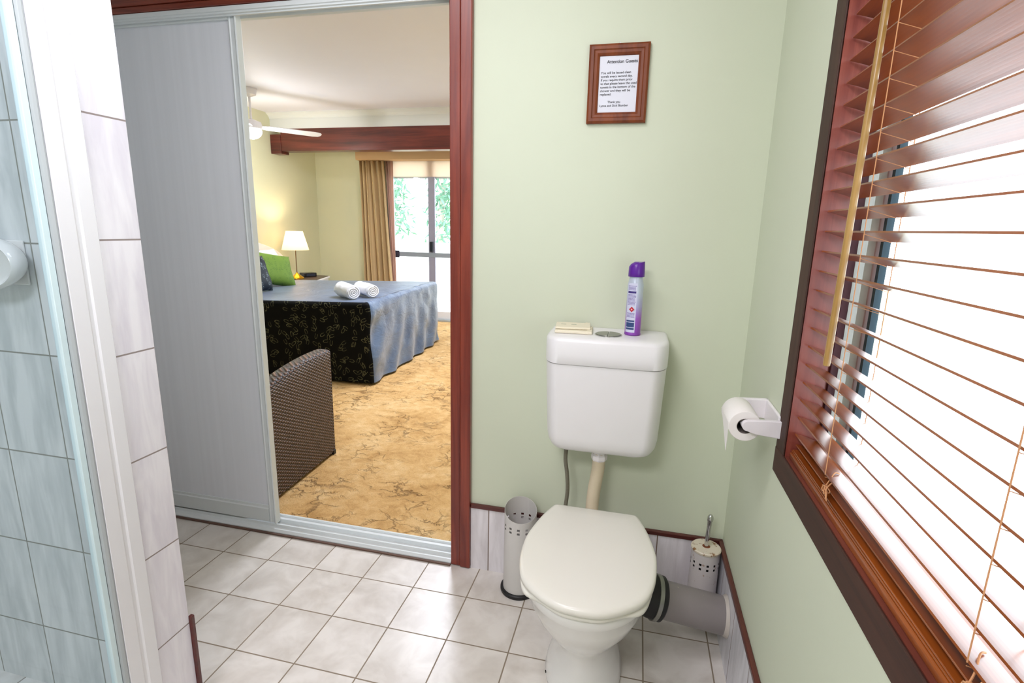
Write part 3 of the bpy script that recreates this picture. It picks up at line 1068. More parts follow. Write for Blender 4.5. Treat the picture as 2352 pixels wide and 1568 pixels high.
rings(bm, [circ(RC + Vector((0, h, 0)), r_, (0, 1, 0), 32) for r_, h in ((0.0178, 0.0005), (0.0178, 0.1095), (0.0170, 0.1095), (0.0170, 0.0005), (0.0178, 0.0005))], False, False)
build('core', bm, simple('grey_card', (120, 112, 104), 0.9), roll, smooth=True, angle=50)
bm = bmesh.new()
N = 10
rowsv = []
for i in range(N + 1):
    s = i / N
    zz = 0.8335 + 0.006 - 0.078 * s
    y0 = -0.4655 + 0.001 + 0.020 * s
    y1 = -0.3565 - 0.086 * s
    xx = -0.075 - 0.0363 + 0.001 * sin(3 * s) + 0.004 * s
    rowsv.append([Vector((xx - 0.0003, y0, zz)), Vector((xx - 0.0003, y1, zz)), Vector((xx + 0.0003, y1, zz)), Vector((xx + 0.0003, y0, zz))])
rings(bm, rowsv)
build('tail', bm, WHITEP, roll)

# ------------------------------------------------------------------ air freshener can
fr = thing('air_freshener', (-0.343, -0.082, 0.955), 'lavender aerosol air freshener with purple cap standing on the cistern lid', 'spray can')
FC = Vector((-0.342, -0.082, 0.9565))
lathe('can', FC, (0, 0, 1), [(0.0225, 0), (0.0245, 0.002), (0.0245, 0.005), (0.0235, 0.007), (0.0235, 0.150), (0.0215, 0.162), (0.0195, 0.172), (0.0195, 0.182)], CANPRINT, fr, 40)
bm = bmesh.new()
rs = []
n = 40
for h, r_ in ((0.176, 0.0232), (0.1765, 0.0240), (0.190, 0.0238), (0.205, 0.0232)):
    rs.append(circ(FC + Vector((0, 0, h)), r_, (0, 0, 1), n))
top = circ(FC + Vector((0, 0, 0.217)), 0.0205, (0, 0, 1), n)
for p in top:
    d = (p.x - FC.x) / 0.0205
    p.z += 0.004 * d if d > 0 else 0.008 * d * 0.6
    p.x += 0.002
rs.append(top)
top2 = [Vector((FC.x + (p.x - FC.x) * 0.55 + 0.002, FC.y + (p.y - FC.y) * 0.55, 0.9565 + 0.2195)) for p in top]
rs.append(top2)
rings(bm, rs)
build('cap', bm, PURPLE, fr, smooth=True, angle=60)


def on_can(name, a0, a1, z0, z1, mat, par, r=0.02365, n=8):
    """a label patch wrapped on the can"""
    bm = bmesh.new()
    cols = []
    for i in range(n + 1):
        a = radians(a0 + (a1 - a0) * i / n)
        c, s_ = cos(a), sin(a)
        cols.append([Vector((FC.x + rr * c, FC.y + rr * s_, 0.9565 + z_)) for rr, z_ in ((r, z0), (r, z1), (r - 0.0003, z1), (r - 0.0003, z0))])
    rings(bm, cols)
    return build(name, bm, mat, par)


lab = on_can('label', 208, 284, 0.010, 0.158, LABELW, fr, 0.0237)
FA0, FA1 = 214, 278
for z0, z1, mt in ((0.018, 0.024, BLUEL), (0.026, 0.040, BLUEL), (0.042, 0.047, BLUEL), (0.128, 0.134, INDIGO)):
    o = on_can('print_block', FA0, FA1, z0, z1, mt, lab, 0.02385)
bm = bmesh.new()
random.seed(3)
for k in range(26):
    zz = 0.056 + k * 0.0037
    if 0.070 < zz < 0.090 or 0.126 < zz < 0.136:
        continue
    a = FA0 + random.random() * 3
    while a < FA1 - 6:
        w_ = 3 + random.random() * 6
        cols = []
        for i in range(3):
            q = radians(min(a + w_ * i / 2, FA1))
            cols.append([Vector((FC.x + rr * cos(q), FC.y + rr * sin(q), 0.9565 + z_)) for rr, z_ in ((0.0239, zz), (0.0239, zz + 0.0017), (0.0236, zz + 0.0017), (0.0236, zz))])
        rings(bm, cols)
        a += w_ + 1.6
prop(build('fine_print', bm, simple('violet_fine_print', (120, 104, 170), 0.5), lab), kind='stuff')
# red hazard diamond
A = radians(254)
o_ = Vector((cos(A), sin(A), 0))
tq = Vector((-sin(A), cos(A), 0))
cc = FC + o_ * 0.0242 + Vector((0, 0, 0.080))
for nm, s_, mt, dd in (('hazard_border', 0.0100, LABELW, 0.0), ('hazard_mark', 0.0082, REDL, 0.0004), ('hazard_flame', 0.0028, simple('pale_flame_ink', (244, 190, 190), 0.5), 0.0008)):
    bm = bmesh.new()
    pts = [cc + o_ * dd + tq * s_, cc + o_ * dd + Vector((0, 0, s_)), cc + o_ * dd - tq * s_, cc + o_ * dd - Vector((0, 0, s_))]
    rings(bm, [pts, [p - o_ * 0.0006 for p in pts]])
    build(nm, bm, mt, lab)

# wrapped soaps on the cistern
for (x0, x1, y0, y1, z0, z1, rz, lb) in ((-0.575, -0.462, -0.135, -0.050, 0.9565, 0.9655, 0.05, 'flat cream paper packet on the cistern lid, lowest of the pair'),
                                         (-0.578, -0.470, -0.118, -0.030, 0.9665, 0.9735, 0.10, 'flat cream paper packet lying on top of the other packet')):
    M = Matrix.Translation(((x0 + x1) / 2, (y0 + y1) / 2, 0)) @ Matrix.Rotation(rz, 4, 'Z')
    w_, d_ = (x1 - x0) / 2, (y1 - y0) / 2
    t_ = thing('paper_packet', ((x0 + x1) / 2, (y0 + y1) / 2, z0), lb, 'packet', 'paper packets on the cistern')
    box('wrapper', (-w_, w_, -d_, d_, z0, z1), CREAM_P, t_, 0.0025, M, 3)
    box('fold', (w_ - 0.016, w_ - 0.001, -d_ + 0.001, d_ - 0.001, z1, z1 + 0.0014), CREAM_P, t_, 0.0006, M)
    if z0 > 0.96:
        for sx in (-0.030, 0.002):
            box('printed_mark', (sx - 0.008, sx + 0.008, 0.0, 0.008, z1 + 0.0001, z1 + 0.0004), simple('faint_grey_print', (190, 190, 170), 0.7), t_, 0, M)

# ------------------------------------------------------------------ framed notice
nf = thing('framed_notice', (-0.435, 0, 1.685), 'small brown timber frame with a printed notice for guests on the green wall', 'framed notice')
nx0, nx1, nz0, nz1 = -0.5215, -0.3485, 1.577, 1.793
bm = bmesh.new()
prof = [(0.0, 0.0), (0.0, -0.012), (0.006, -0.016), (0.014, -0.016), (0.017, -0.013), (0.024, -0.0125), (0.029, -0.009), (0.031, -0.006), (0.031, 0.0)]
rs = []
for ins, yy in prof:
    yv = yy - 0.0005
    rs.append([Vector((nx0 + ins, yv, nz0 + ins)), Vector((nx1 - ins, yv, nz0 + ins)), Vector((nx1 - ins, yv, nz1 - ins)), Vector((nx0 + ins, yv, nz1 - ins))])
rings(bm, rs, False, False)
build('frame', bm, NOTICE_W, nf)
box('paper', (nx0 + 0.030, nx1 - 0.030, -0.005, -0.001, nz0 + 0.030, nz1 - 0.030), PAPERM, nf)
TX = Matrix.Translation((0, -0.0052, 0)) @ Matrix.Rotation(radians(90), 4, 'X')


def line(body, x, zz, size, al='LEFT', b=0.0):
    text('lettering', body, size, Matrix.Translation((x, -0.0053, zz)) @ Matrix.Rotation(radians(90), 4, 'X'), INK, nf, al, b)


line('Attention Guests', nx1 - 0.033, 1.7425, 0.0125, 'RIGHT', 0.0002)
for i, s_ in enumerate(('You will be issued clean', 'towels every second day.', 'If you require them prior', 'to that please leave the used', 'towels in the bottom of the', 'shower and they will be', 'replaced.')):
    line(s_, nx0 + 0.036, 1.7140 - i * 0.0098, 0.0090, 'LEFT', 0.0001)
line('Thank you', -0.4435, 1.6340, 0.0088, 'CENTER', 0.0001)
line('Lynne and Dick Blumber', -0.4435, 1.6240, 0.0084, 'CENTER', 0.0001)
lathe('nail', (-0.4345, -0.0005, 1.7955), (0, -1, 0), [(0.0012, 0), (0.0012, 0.006), (0.0025, 0.0065), (0.0025, 0.008)], CHROME_D, nf, 10)

# ------------------------------------------------------------------ bedroom shell
HX = -4.65     # headboard wall
FY = 4.87      # far wall
prop(box('wall_bedroom_head', (HX - 0.1, HX, 0.1, FY, -0.05, 2.55), CREAMW), kind=S)
prop(boxes('wall_bedroom_far', [(HX - 0.1, -3.62, FY, FY + 0.1, -0.05, 2.55), (-1.75, 0.10, FY, FY + 0.1, -0.05, 2.55), (-3.62, -1.75, FY, FY + 0.1, 2.1, 2.55)], CREAMW), kind=S)
prop(box('wall_bedroom_side', (0.04, 0.10, 0.1, FY, -0.05, 2.55), CREAMW), kind=S)
prop(box('ceiling_bedroom', (HX - 0.1, 0.10, 0.1, FY + 0.1, 2.505, 2.6), WHITE), kind=S)
# cornice along the bulkhead and head wall
BY = 4.0
prop(box('wall_bulkhead', (HX, 0.04, BY, BY + 0.12, 2.33, 2.505), CORN), kind=S)
cv = [(0.0, 0.0), (-0.004, -0.045)] + [(-0.055 + 0.05 * cos(a), -0.05 + 0.045 * sin(a)) for a in [radians(d) for d in (0, 22, 45, 67, 90)]] + [(-0.06, 0.0)]
cvp = [(BY - 0.0 + x * 1.0, 2.5045 + z_) for x, z_ in [(0, 0), (0, -0.062), (-0.006, -0.062), (-0.010, -0.050), (-0.026, -0.030), (-0.050, -0.014), (-0.062, -0.008), (-0.062, 0)]]
prop(prism('trim_5', cvp, 0, HX, 0.04, CORN), kind=S)
# timber beam
bt = thing('trim_3', (-3.0, BY, 2.1), kind=S)
box('beam', (HX + 0.14, 0.04, BY - 0.012, BY + 0.13, 2.083, 2.3295), BEAM_W, bt, 0.004)
box('end_post', (HX + 0.001, HX + 0.1395, BY - 0.016, BY + 0.13, 2.055, 2.27), BEAM_W, bt, 0.004)
prop(box('baseboard_bedroom', (HX, HX + 0.015, 0.1, FY, 0.004, 0.09), WHITE_C), kind=S)
prop(boxes('baseboard_far', [(HX + 0.015, -3.64, FY - 0.015, FY, 0.004, 0.09)], WHITE_C), kind=S)

# ------------------------------------------------------------------ bedroom glass door
d2 = thing('door_2', (-2.7, FY + 0.05, 0), kind=S)
gy0, gy1 = FY + 0.02, FY + 0.07
boxes('frame', [(-3.62, -3.575, gy0 - 0.01, gy1 + 0.02, 0.004, 2.1), (-1.795, -1.75, gy0 - 0.01, gy1 + 0.02, 0.004, 2.1), (-3.575, -1.795, gy0 - 0.01, gy1 + 0.02, 2.06, 2.1)], ALU_G, d2, 0.003)
box('threshold', (-3.575, -1.795, gy0 - 0.03, gy1 + 0.02, 0.004, 0.03), ALU_G, d2, 0.003)
box('stile', (-3.045, -2.955, gy0, gy0 + 0.03, 0.03, 2.06), simple('lilac_grey_aluminium', (156, 154, 172), 0.35), d2, 0.003)
box('stile', (-3.575, -3.53, gy0, gy0 + 0.03, 0.03, 2.06), ALU_G, d2, 0.003)
box('transom', (-3.53, -1.795, gy0 + 0.031, gy0 + 0.045, 1.86, 1.885), ALU_G, d2, 0.002)
box('mid_rail', (-3.53, -1.795, gy0 - 0.006, gy0 - 0.001, 0.855, 0.915), simple('cool_grey_aluminium', (150, 158, 168), 0.35), d2, 0.002)
box('bottom_rail', (-3.53, -1.795, gy0 + 0.031, gy0 + 0.05, 0.03, 0.13), ALU_W, d2, 0.002)
box('rail_bracket', (-3.53, -3.46, gy0 - 0.016, gy0 - 0.0065, 0.84, 0.93), simple('dark_blue_grey', (50, 56, 74), 0.4), d2, 0.003)
box('handle', (-3.02, -2.975, gy0 - 0.03, gy0 - 0.001, 0.93, 1.06), simple('blackish_handle', (24, 28, 40), 0.35), d2, 0.004)
box('glass', (-3.53, -1.795, gy0 + 0.012, gy0 + 0.016, 0.03, 2.06), GLASS, d2)

# ------------------------------------------------------------------ curtains
pel = thing('pelmet', (-2.8, FY - 0.1, 2.06), 'padded tan fabric pelmet above the bedroom glass door', 'pelmet')
box('box', (-3.955, -1.4, FY - 0.18, FY - 0.02, 2.066, 2.215), TAN_FAB, pel, 0.012, seg=3)
cur = thing('curtain', (-3.7, FY - 0.1, 0.02), 'long tan pleated curtain drawn to one side of the bedroom glass door', 'curtain')


def drape(name, x0t, x1t, x0b, x1b, y, zt, zb, folds, amp, mat, par, seed=0, nseg=140, th=0.003):
    bm = bmesh.new()
    random.seed(seed)
    ph = [random.random() * 6 for _ in range(4)]
    cols = []
    nz = 14
    for side in (0, 1):
        pass
    vs = [[None] * (nz + 1) for _ in range(nseg + 1)]
    for i in range(nseg + 1):
        s = i / nseg
        for k in range(nz + 1):
            q = k / nz
            x = (x0t * (1 - q) + x0b * q) + s * ((x1t * (1 - q) + x1b * q) - (x0t * (1 - q) + x0b * q))
            w_ = sin(s * folds * 2 * pi + 1.2 * sin(s * 7 + ph[0])) + 0.35 * sin(s * folds * 4 * pi + ph[1])
            yy = y + amp * w_ * (0.75 + 0.35 * q)
            vs[i][k] = bm.verts.new((x + 0.004 * sin(q * 5 + s * 9), yy, zt + (zb - zt) * q))
    for i in range(nseg):
        for k in range(nz):
            bm.faces.new((vs[i][k], vs[i + 1][k], vs[i + 1][k + 1], vs[i][k + 1]))
    o = build(name, bm, mat, par, smooth=True, angle=180)
    md = o.modifiers.new('solid', 'SOLIDIFY')
    md.thickness = th
    return o


drape('drape', -3.935, -3.60, -3.905, -3.49, FY - 0.10, 2.064, 0.03, 5, 0.036, CURT, cur, 2)
prop(drape('sheer_curtain', -3.60, -3.49, -3.52, -3.475, FY - 0.045, 2.064, 0.03, 2, 0.016, SHEER, None, 5), 'narrow pinkish sheer curtain gathered beside the tan drape', 'curtain')
prop(box('roller_blind', (-3.56, -1.8, FY - 0.012, FY - 0.009, 1.875, 2.10), ROLLERB), 'cream roller blind pulled a little way down the glass door', 'blind')

# ------------------------------------------------------------------ bed
bed = thing('bed', (-3.4, 2.83, 0), 'wide bed under a leaf print satin spread, its top and foot coloured as window lit', 'bed')
YN, YF = 1.955, 3.72
XF_N, XF_F, XH = -2.345, -2.455, -4.55


def bed_top(x, y):
    return 0.676 + (x + 2.35) * 0.034


def bed_spread():
    bm = bmesh.new()
    # boundary path of the bed plan with rounded foot corners
    rc = 0.05
    path = []
    nx, ny = 70, 70
    for i in range(nx + 1):
        path.append((XH + (XF_N - rc - XH) * i / nx, YN, 0, -1))
    for i in range(1, 8):
        a = -pi / 2 + (pi / 2) * i / 8
        path.append((XF_N - rc + rc * cos(a), YN + rc + rc * sin(a), cos(a), sin(a)))
    for i in range(ny + 1):
        s = i / ny
        y = YN + rc + (YF - 2 * rc - YN) * s
        path.append((XF_N + (XF_F - XF_N) * s, y, 1, 0))
    for i in range(1, 8):
        a = (pi / 2) * i / 8
        path.append((XF_F - rc + rc * cos(a), YF - rc + rc * sin(a), cos(a), sin(a)))
    for i in range(nx + 1):
        path.append((XF_F - rc + (XH - XF_F + rc) * i / nx, YF, 0, 1))
    levels = []     # (inset, drop below top) or fraction down the drape
    levels += [('in', 0.05, 0.0), ('in', 0.025, 0.004), ('in', 0.008, 0.014), ('in', 0.0, 0.030)]
    for k in range(1, 23):
        levels.append(('down', k / 22))
    vr = []
    for lv in levels:
        ring = []
        for (x, y, nx_, ny_) in path:
            zt = bed_top(x, y)
            if lv[0] == 'in':
                px, py, pz = x - nx_ * lv[1], y - ny_ * lv[1], zt - lv[2]
                if nx_ > 0.5:
                    pz += 0.006 * noise.noise(Vector((px * 8, py * 8, 1)))
                ring.append(bm.verts.new((px, py, pz)))
            else:
                q = lv[1]
                z0 = zt - 0.030
                z_ = z0 + (0.025 - z0) * q
                out = 0.0
                if nx_ > 0.6:    # foot side: diagonal folds fanning from the near corner
                    dd = (y - YN)
                    u = dd * 7.0 - (1 - q) * 2.4
                    out = 0.018 * q * sin(u * 2.6 + 1.2 * noise.noise(Vector((dd * 3, q * 2, 0)))) + 0.012 * noise.noise(Vector((dd * 6, z_ * 7, 3)))
                    out += 0.02 * q * q
                    if dd < 0.45:
                        w_ = (1 - dd / 0.45)
                        out += 0.022 * w_ * sin(q * 11 + dd * 5) * min(1, dd / 0.06)
                else:
                    out = 0.006 * q * sin(x * 9) + 0.004 * noise.noise(Vector((x * 4, z_ * 4, 7)))
                ring.append(bm.verts.new((x + nx_ * out, y + ny_ * out, z_)))
        vr.append(ring)
    n = len(path)
    for li, (a, b) in enumerate(zip(vr, vr[1:])):
        for i in range(n - 1):
            f = bm.faces.new((a[i], a[i + 1], b[i + 1], b[i]))
            f.material_index = 1 if (path[i][3] < -0.55 and li >= 1) else 0  # shaded copy on the near side, lit copy on top and foot
    # top surface: strips between near and far sides
    top = vr[0]
    near = top[:nx + 1 + 7]
    # fan fill by grid: connect to an inner mesh built from interpolation
    left = [v for v in top]
    # split boundary at the foot middle
    mid = nx + 1 + 7 + ny // 2
    A_ = left[:mid + 1]
    B_ = left[mid:][::-1]
    m_ = min(len(A_), len(B_))
    A_ = A_[-m_:] if len(A_) > m_ else A_
    B_ = B_[-m_:] if len(B_) > m_ else B_
    nrow = 26
    prev = None
    for i in range(m_):
        pa, pb = A_[i].co, B_[i].co
        row = [A_[i]]
        if A_[i] is not B_[i]:
            for k in range(1, nrow):
                s = k / nrow
                p = pa.lerp(pb, s)
                p.z += 0.006 * noise.noise(Vector((p.x * 3.2, p.y * 3.2, 0))) * sin(pi * s)
                row.append(bm.verts.new(p))
            row.append(B_[i])
        if prev is not None:
            if len(row) == len(prev):
                for k in range(len(row) - 1):
                    bm.faces.new((prev[k], prev[k + 1], row[k + 1], row[k]))
            else:
                for k in range(len(prev) - 1):
                    if prev[k] is not row[0] and prev[k + 1] is not row[0]:
                        bm.faces.new((prev[k], prev[k + 1], row[0]))
        prev = row
    return build('bedspread', bm, [LIT_SATIN, SPREAD_SIDE], bed, smooth=True, angle=180)


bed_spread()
box('base', (XH, -2.55, YN + 0.06, YF - 0.06, 0.03, 0.56), DARKTOP, bed, 0.01)
# arched white headboard
hb = []
hbc, hbw = 2.86, 1.27
for i in range(41):
    a = pi * i / 40
    yv = hbc + hbw * cos(a)
    zv = 0.60 + 0.50 * (sin(a) ** 0.75)
    hb.append((yv, zv))
hb = [(hbc + hbw, 0.30)] + hb + [(hbc - hbw, 0.30)]
hbt = thing('headboard', (HX + 0.03, 2.86, 0.3), 'white arched headboard with thin curved piping against the bedroom wall', 'headboard')
prism('board', hb, 0, HX + 0.001, HX + 0.05, WHITE_C, hbt, 0.008, seg=3)
tube('piping', [(HX + 0.055, hbc + (hbw - 0.10) * cos(pi * i / 40), 0.58 + 0.44 * (sin(pi * i / 40) ** 0.8)) for i in range(2, 39)], 0.004, simple('grey_brown_piping', (140, 116, 84), 0.5), hbt, 8)


def cushion(name, c, w, h, t_, M, mat, par=None, nn=26, pinch=0.10):
    bm = bmesh.new()
    gr = {}
    for side in (1, -1):
        for i in range(nn + 1):
            for j in range(nn + 1):
                u, v = 2 * i / nn - 1, 2 * j / nn - 1
                edge = i in (0, nn) or j in (0, nn)
                if edge and side == -1:
                    continue
                k = 1 - pinch * (1 - (1 - u * u) ** 0.5 if False else (abs(v) ** 2) * 0)
                sx = u * (1 - pinch * (1 - v * v))
                sy = v * (1 - pinch * (1 - u * u))
                th = t_ * ((1 - u ** 4) * (1 - v ** 4)) ** 0.6 * side
                p = M @ Vector((sx * w / 2, sy * h / 2, th / 2 + 0.004 * noise.noise(Vector((u * 3, v * 3, side)))))
                gr[(i, j, side)] = bm.verts.new(p)
    for side in (1, -1):
        for i in range(nn):
            for j in range(nn):
                q = []
                for a, b in ((i, j), (i + 1, j), (i + 1, j + 1), (i, j + 1)):
                    q.append(gr.get((a, b, side)) or gr[(a, b, 1)])
                bm.faces.new(q)
    return build(name, bm, mat, par, smooth=True, angle=180)


# local x -> world +y (width), local y -> up, local z -> towards the room (+x)
def stand(c, lean, twist, roll_=0.0):
    B = Matrix(((0, 0, 1), (1, 0, 0), (0, 1, 0))).to_4x4()
    return Matrix.Translation(c) @ Matrix.Rotation(radians(twist), 4, 'Z') @ Matrix.Rotation(radians(-lean), 4, 'Y') @ B @ Matrix.Rotation(radians(roll_), 4, 'Z')


g = cushion('green_cushion', None, 0.62, 0.36, 0.16, stand((-3.97, 2.93, 0.800), 24, -6, -11), GREENC)
prop(g, 'lime green leaf print cushion leaning against the arched headboard', 'cushion')
g = cushion('navy_cushion', None, 0.44, 0.34, 0.14, stand((-3.73, 2.40, 0.792), 16, 4, 0), NAVYC)
prop(g, 'navy blue leaf print cushion in front of the green cushion', 'cushion')
for yy in (2.38, 3.15):
    g = cushion('pillow', None, 0.7, 0.42, 0.16, stand((-4.22, yy, 0.80), 34, 0, 0), simple('white_pillowcase', (236, 238, 240), 0.9), None)
    prop(g, 'white bed pillow behind the green cushion against the headboard', 'pillow', 'white pillows against the headboard')


# rolled towels
def towel(c0, c1, r, label, bands=()):
    ax = (Vector(c1) - Vector(c0)).normalized()
    L = (Vector(c1) - Vector(c0)).length
    bm = bmesh.new()
    prof = []
    for k in range(0, 9):
        rr = r * k / 8
        prof.append((max(rr, 0.001), 0.007 * (1 if k % 2 else 0)))
    prof[-1] = (r * 0.97, 0.004)
    prof += [(r, 0.014)]
    m_ = 14
    for k in range(1, m_):
        h = 0.014 + (L - 0.028) * k / m_
        rr = r
        for b0, b1, dr in bands:
            if b0 < h / L < b1:
                rr = r + dr
        prof.append((rr, h))
    prof += [(r, L - 0.014), (r * 0.96, L - 0.004), (0.001, L)]
    rr_ = []
    for r_, h in prof:
        ring = circ(Vector(c0) + ax * h, r_, ax, 40)
        ctr = Vector(c0) + ax * h
        for p in ring:
            d = p - ctr
            p += d.normalized() * 0.006 * noise.noise(p * 22) if d.length > 0.01 else Vector()
            if d.z < 0:
                p.z -= d.z * 0.10
        rr_.append(ring)
    rings(bm, rr_)
    u_ = ax.cross(Vector((0, 0, 1))).normalized()
    w_ = u_.cross(ax)
    sp = []
    for k in range(90):
        a_ = k / 89 * 3.2 * 2 * pi
        rr2 = 0.004 + (r - 0.010) * k / 89
        sp.append(Vector(c0) - ax * 0.0005 + (u_ * cos(a_) + w_ * sin(a_) * 0.95) * rr2)
    tube_bm(bm, sp, 0.0062, 8)
    o = build('rolled_towel', bm, TOWEL, None, smooth=True, angle=180)
    return prop(o, label, 'towel', 'rolled towels on the bed')


zt = 0.675
towel((-2.545, 2.09, zt + 0.050), (-2.79, 2.30, zt + 0.050), 0.058, 'rolled white towel with wrapped band on the bed edge, nearest the cushions', ((0.45, 0.95, 0.006),))
towel((-2.445, 2.22, zt + 0.052), (-2.68, 2.42, zt + 0.052), 0.056, 'rolled white towel on the bed, nearest the foot end')

# ------------------------------------------------------------------ bedside cabinet, lamp, clock
ns = thing('bedside_cabinet', (-4.3, 4.1, 0), 'white bedside cabinet with dark brown top beyond the bed', 'bedside cabinet')
poly = [(-4.585, 3.76), (-4.16, 3.76), (-4.04, 3.80), (-4.23, 4.40), (-4.585, 4.45)]
prism('cabinet_body', [(x + (0.01 if x > -4.5 else 0) * -1, y) for x, y in poly], 2, 0.005, 0.575, WHITE_C, ns, 0.004)
cxn, cyn = -4.35, 4.08
prism('rim', [(cxn + (x - cxn) * 1.04, cyn + (y - cyn) * 1.04) for x, y in poly][1:4] + [(-4.587, 4.46), (-4.587, 3.747)], 2, 0.5755, 0.596, ALU_W, ns, 0.004)
prism('top_panel', [(cxn + (x - cxn) * 0.98, cyn + (y - cyn) * 0.98) for x, y in poly], 2, 0.5965, 0.601, DARKTOP, ns)
lx, ly = -4.36, 3.92
lamp = thing('table_lamp', (lx, ly, 0.602), 'lit brass table lamp with cream cone shade on the bedside cabinet', 'lamp')
lathe('base', (lx, ly, 0.6015), (0, 0, 1), [(0.080, 0), (0.082, 0.006), (0.075, 0.018), (0.055, 0.032), (0.028, 0.05), (0.012, 0.065), (0.008, 0.075)], BRASS, lamp, 36)
lathe('stem', (lx, ly, 0.67), (0, 0, 1), [(0.006, 0), (0.006, 0.33)], STEM_M, lamp, 14)
bm = bmesh.new()
rings(bm, [circ((lx, ly, z_), r_, (0, 0, 1), 40) for z_, r_ in ((0.945, 0.155), (1.165, 0.095), (1.165, 0.093), (0.945, 0.153))], False, False)
build('shade', bm, SHADE, lamp, smooth=True, angle=50)
lathe('bulb', (lx, ly, 1.0), (0, 0, 1), [(0.012, 0), (0.03, 0.02), (0.034, 0.045), (0.02, 0.07), (0.001, 0.08)], BULB, lamp, 20)
point('lamp_light', (lx, ly, 1.09), 9, (1.0, 0.78, 0.5), 0.03)
ck = thing('clock_radio', (-4.32, 4.2, 0.602), 'low black clock radio on the bedside cabinet behind the lamp', 'clock radio')
Mck = Matrix.Translation((-4.40, 4.20, 0.6015)) @ Matrix.Rotation(radians(-25), 4, 'Z')
box('case', (-0.06, 0.06, -0.085, 0.085, 0, 0.048), simple('black_gloss_plastic', (14, 14, 18), 0.25), ck, 0.006, Mck)
box('display', (0.0602, 0.062, -0.06, 0.06, 0.01, 0.038), simple('navy_display', (36, 40, 60), 0.15), ck, 0, Mck)

# ------------------------------------------------------------------ ceiling fan
fx, fy, fz = -4.06, 2.95, 2.135
fan = thing('ceiling_fan', (fx, fy, 2.5), 'white ceiling fan with lit round bowl lamp under three narrow blades', 'ceiling fan')
lathe('canopy', (fx, fy, 2.504), (0, 0, -1), [(0.075, 0), (0.075, 0.012), (0.068, 0.02), (0.062, 0.055), (0.03, 0.068), (0.015, 0.075)], WHITEPL, fan, 36)
lathe('rod', (fx, fy, 2.44), (0, 0, -1), [(0.011, 0), (0.011, 0.22)], WHITEPL, fan, 16)
lathe('motor', (fx, fy, 2.23), (0, 0, -1), [(0.02, 0), (0.05, 0.012), (0.088, 0.025), (0.095, 0.06), (0.09, 0.085), (0.082, 0.092)], WHITEPL, fan, 40)
lathe('lamp_bowl', (fx, fy, 2.1375), (0, 0, -1), [(0.085, 0), (0.092, 0.01), (0.090, 0.03), (0.078, 0.055), (0.05, 0.078), (0.02, 0.088), (0.001, 0.09)], BOWL_E, fan, 40)
for a in (53.6, 173.6, 293.6):
    bm = bmesh.new()
    M = Matrix.Translation((fx, fy, 2.165)) @ Matrix.Rotation(radians(a), 4, 'Z') @ Matrix.Rotation(radians(-14), 4, 'X')
    out = [(0.07, -0.03), (0.16, -0.048), (0.60, -0.055), (0.655, -0.045), (0.675, -0.02), (0.675, 0.02), (0.655, 0.045), (0.60, 0.055), (0.16, 0.048), (0.07, 0.03)]
    rings(bm, [[M @ Vector((x, y, -0.003)) for x, y in out], [M @ Vector((x, y, 0.003)) for x, y in out]])
    build('blade', bm, WHITEPL, fan, bevel=0.001)
point('fan_light', (fx, fy, 1.98), 14, (1.0, 0.98, 0.95), 0.08)

# ------------------------------------------------------------------ wicker armchair
ch = thing('wicker_armchair', (-2.2, 0.5, 0), 'dark brown wicker tub armchair just inside the doorway on the carpet', 'armchair')


def shell_panel(name, pts, topf, zb, th, inward, nz=12):
    """woven wall following the plan points, thickness th; topf(s) gives the top height"""
    bm = bmesh.new()
    n = len(pts)
    rs = []
    for i, p in enumerate(pts):
        s = i / (n - 1)
        d = (Vector(pts[min(i + 1, n - 1)]) - Vector(pts[max(i - 1, 0)])).normalized()
        nrm = Vector((-d.y, d.x)) * inward
        zt_ = topf(s)
        prof = []
        m_ = nz
        for k in range(m_ + 1):
            prof.append((0.0, zb + (zt_ - 0.012 - zb) * k / m_))
        e_ = th * 0.3
        prof += [(e_ * 0.25, zt_ - 0.006), (e_ * 0.6, zt_ - 0.002), (e_, zt_), (th - e_, zt_ - 0.001), (th - e_ * 0.4, zt_ - 0.004), (th, zt_ - 0.014), (th, zb)]
        rs.append([Vector((p[0] + nrm.x * o, p[1] + nrm.y * o, z_)) for o, z_ in prof])
    rings(bm, rs)
    return build(name, bm, WICKER, ch, smooth=True, angle=50)


def arm_top(s):
    # s=0 near the doorway, 1 at the front end of the arm
    return 0.535 + 0.068 * sin(min(1, s * 1.12) * pi / 2)


ap = [(-1.885 - 0.036 * s, 0.125 + 0.63 * s) for s in [i / 24 for i in range(25)]]
shell_panel('arm', ap, arm_top, 0.02, 0.09, 1)
ap = [(-2.525 - 0.02 * s, 0.125 + 0.63 * s) for s in [i / 24 for i in range(25)]]
shell_panel('arm', ap, arm_top, 0.02, 0.09, -1)
bp = [(-1.977 - 0.455 * s, 0.130 - 0.018 * sin(pi * s)) for s in [i / 20 for i in range(21)]]
shell_panel('backrest', bp, lambda s: 0.50 + 0.02 * sin(pi * s), 0.02, 0.05, -1)
bp = [(-2.013 - 0.42 * s, 0.70) for s in [i / 8 for i in range(9)]]
shell_panel('front_panel', bp, lambda s: 0.33, 0.02, 0.03, -1)
g = cushion('seat_cushion', None, 0.43, 0.52, 0.12, Matrix.Translation((-2.225, 0.45, 0.395)), CUSH, ch)
for px, py in ((-1.928, 0.742), (-2.545, 0.742), (-1.905, 0.14), (-2.52, 0.14)):
    box('foot', (px - 0.012, px + 0.012, py - 0.012, py + 0.012, 0.0045, 0.030), BLACK, ch, 0.002)

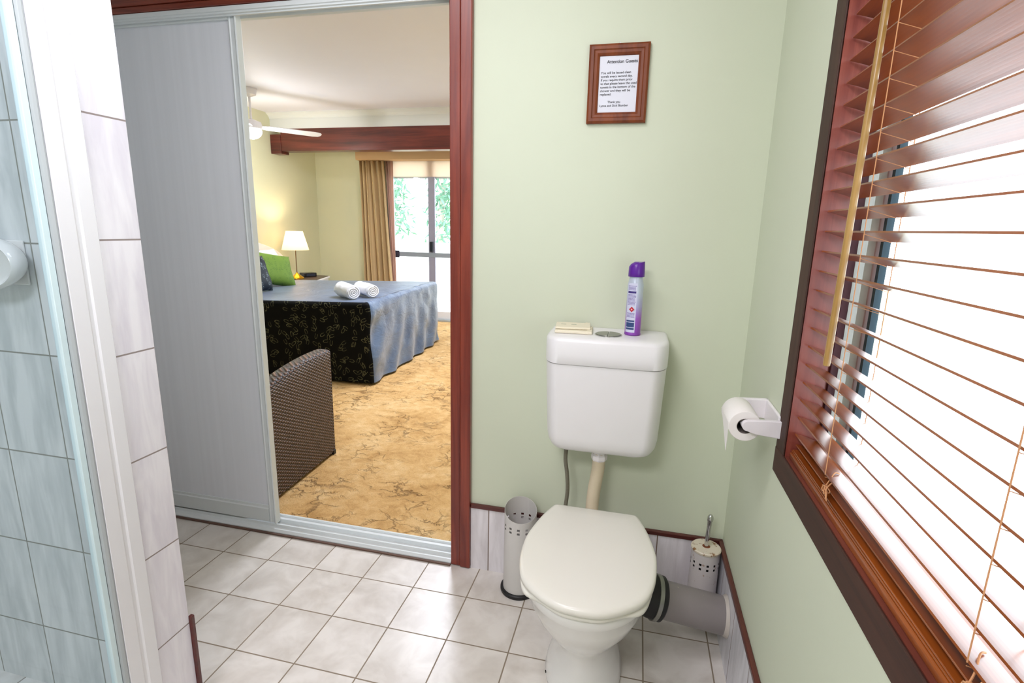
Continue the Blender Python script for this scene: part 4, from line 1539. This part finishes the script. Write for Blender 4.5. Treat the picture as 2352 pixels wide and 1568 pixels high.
# ------------------------------------------------------------------ outside the bedroom door
prop(box('floor_balcony', (-7.5, 1.0, FY + 0.1, 6.9, -0.1, -0.01), EXTW), kind=S)
prop(boxes('wall_balcony', [(-7.5, 1.0, 6.8, 6.9, -0.01, 0.98)], EXTW), kind=S)
prop(box('floor_garden', (-20, 8, 6.9, 26, -0.6, -0.5), simple('pale_garden_ground', (190, 200, 170), 0.9, 0.1, 2)), kind=S)


def tree(x, y, lean, h, label, leafm, seed, crown=1.0, n=900):
    random.seed(seed)
    t_ = thing('palm_tree', (x, y, -0.5), label, 'tree')
    pts = spline([(x, y, -0.5), (x + lean * 0.3, y, h * 0.35), (x + lean * 0.7, y + 0.1, h * 0.7), (x + lean, y + 0.2, h)])
    tube('trunk', pts, 0.07, BARK, t_, 10, [0.09 - 0.04 * i / (len(pts) - 1) for i in range(len(pts))])
    bm = bmesh.new()
    for k in range(n):
        # narrow leaflets in loose clumps round the trunk and crown
        a = random.random() * 2 * pi
        r_ = crown * (random.random() ** 0.5)
        zc = h * (0.25 + 0.85 * random.random())
        c = Vector((x + lean * zc / h + r_ * cos(a), y + r_ * sin(a) * 0.6, zc + 0.3 * random.random()))
        d = Vector((random.uniform(-1, 1), random.uniform(-1, 1), random.uniform(-1.2, 0.4))).normalized()
        w_ = d.orthogonal().normalized()
        L_ = random.uniform(0.12, 0.32)
        q = [c, c + d * L_ * 0.5 + w_ * 0.025, c + d * L_, c + d * L_ * 0.5 - w_ * 0.025]
        f = bm.faces.new([bm.verts.new(p) for p in q])
    build('foliage', bm, leafm, t_)
    return t_


tree(-5.6, 9.0, -0.7, 3.6, 'leaning pale palm beyond the balcony, seen at the curtain edge of the glass door', LEAF2, 1, 0.75, 1500)
tree(-4.65, 10.4, 0.3, 3.8, 'upright pale palm beyond the balcony, seen just beside the door stile', LEAF, 2, 0.35, 500)
tree(-4.35, 8.6, 0.12, 3.4, 'slender pale palm beyond the balcony, seen through the pane near the doorway edge', LEAF2, 3, 0.32, 600)
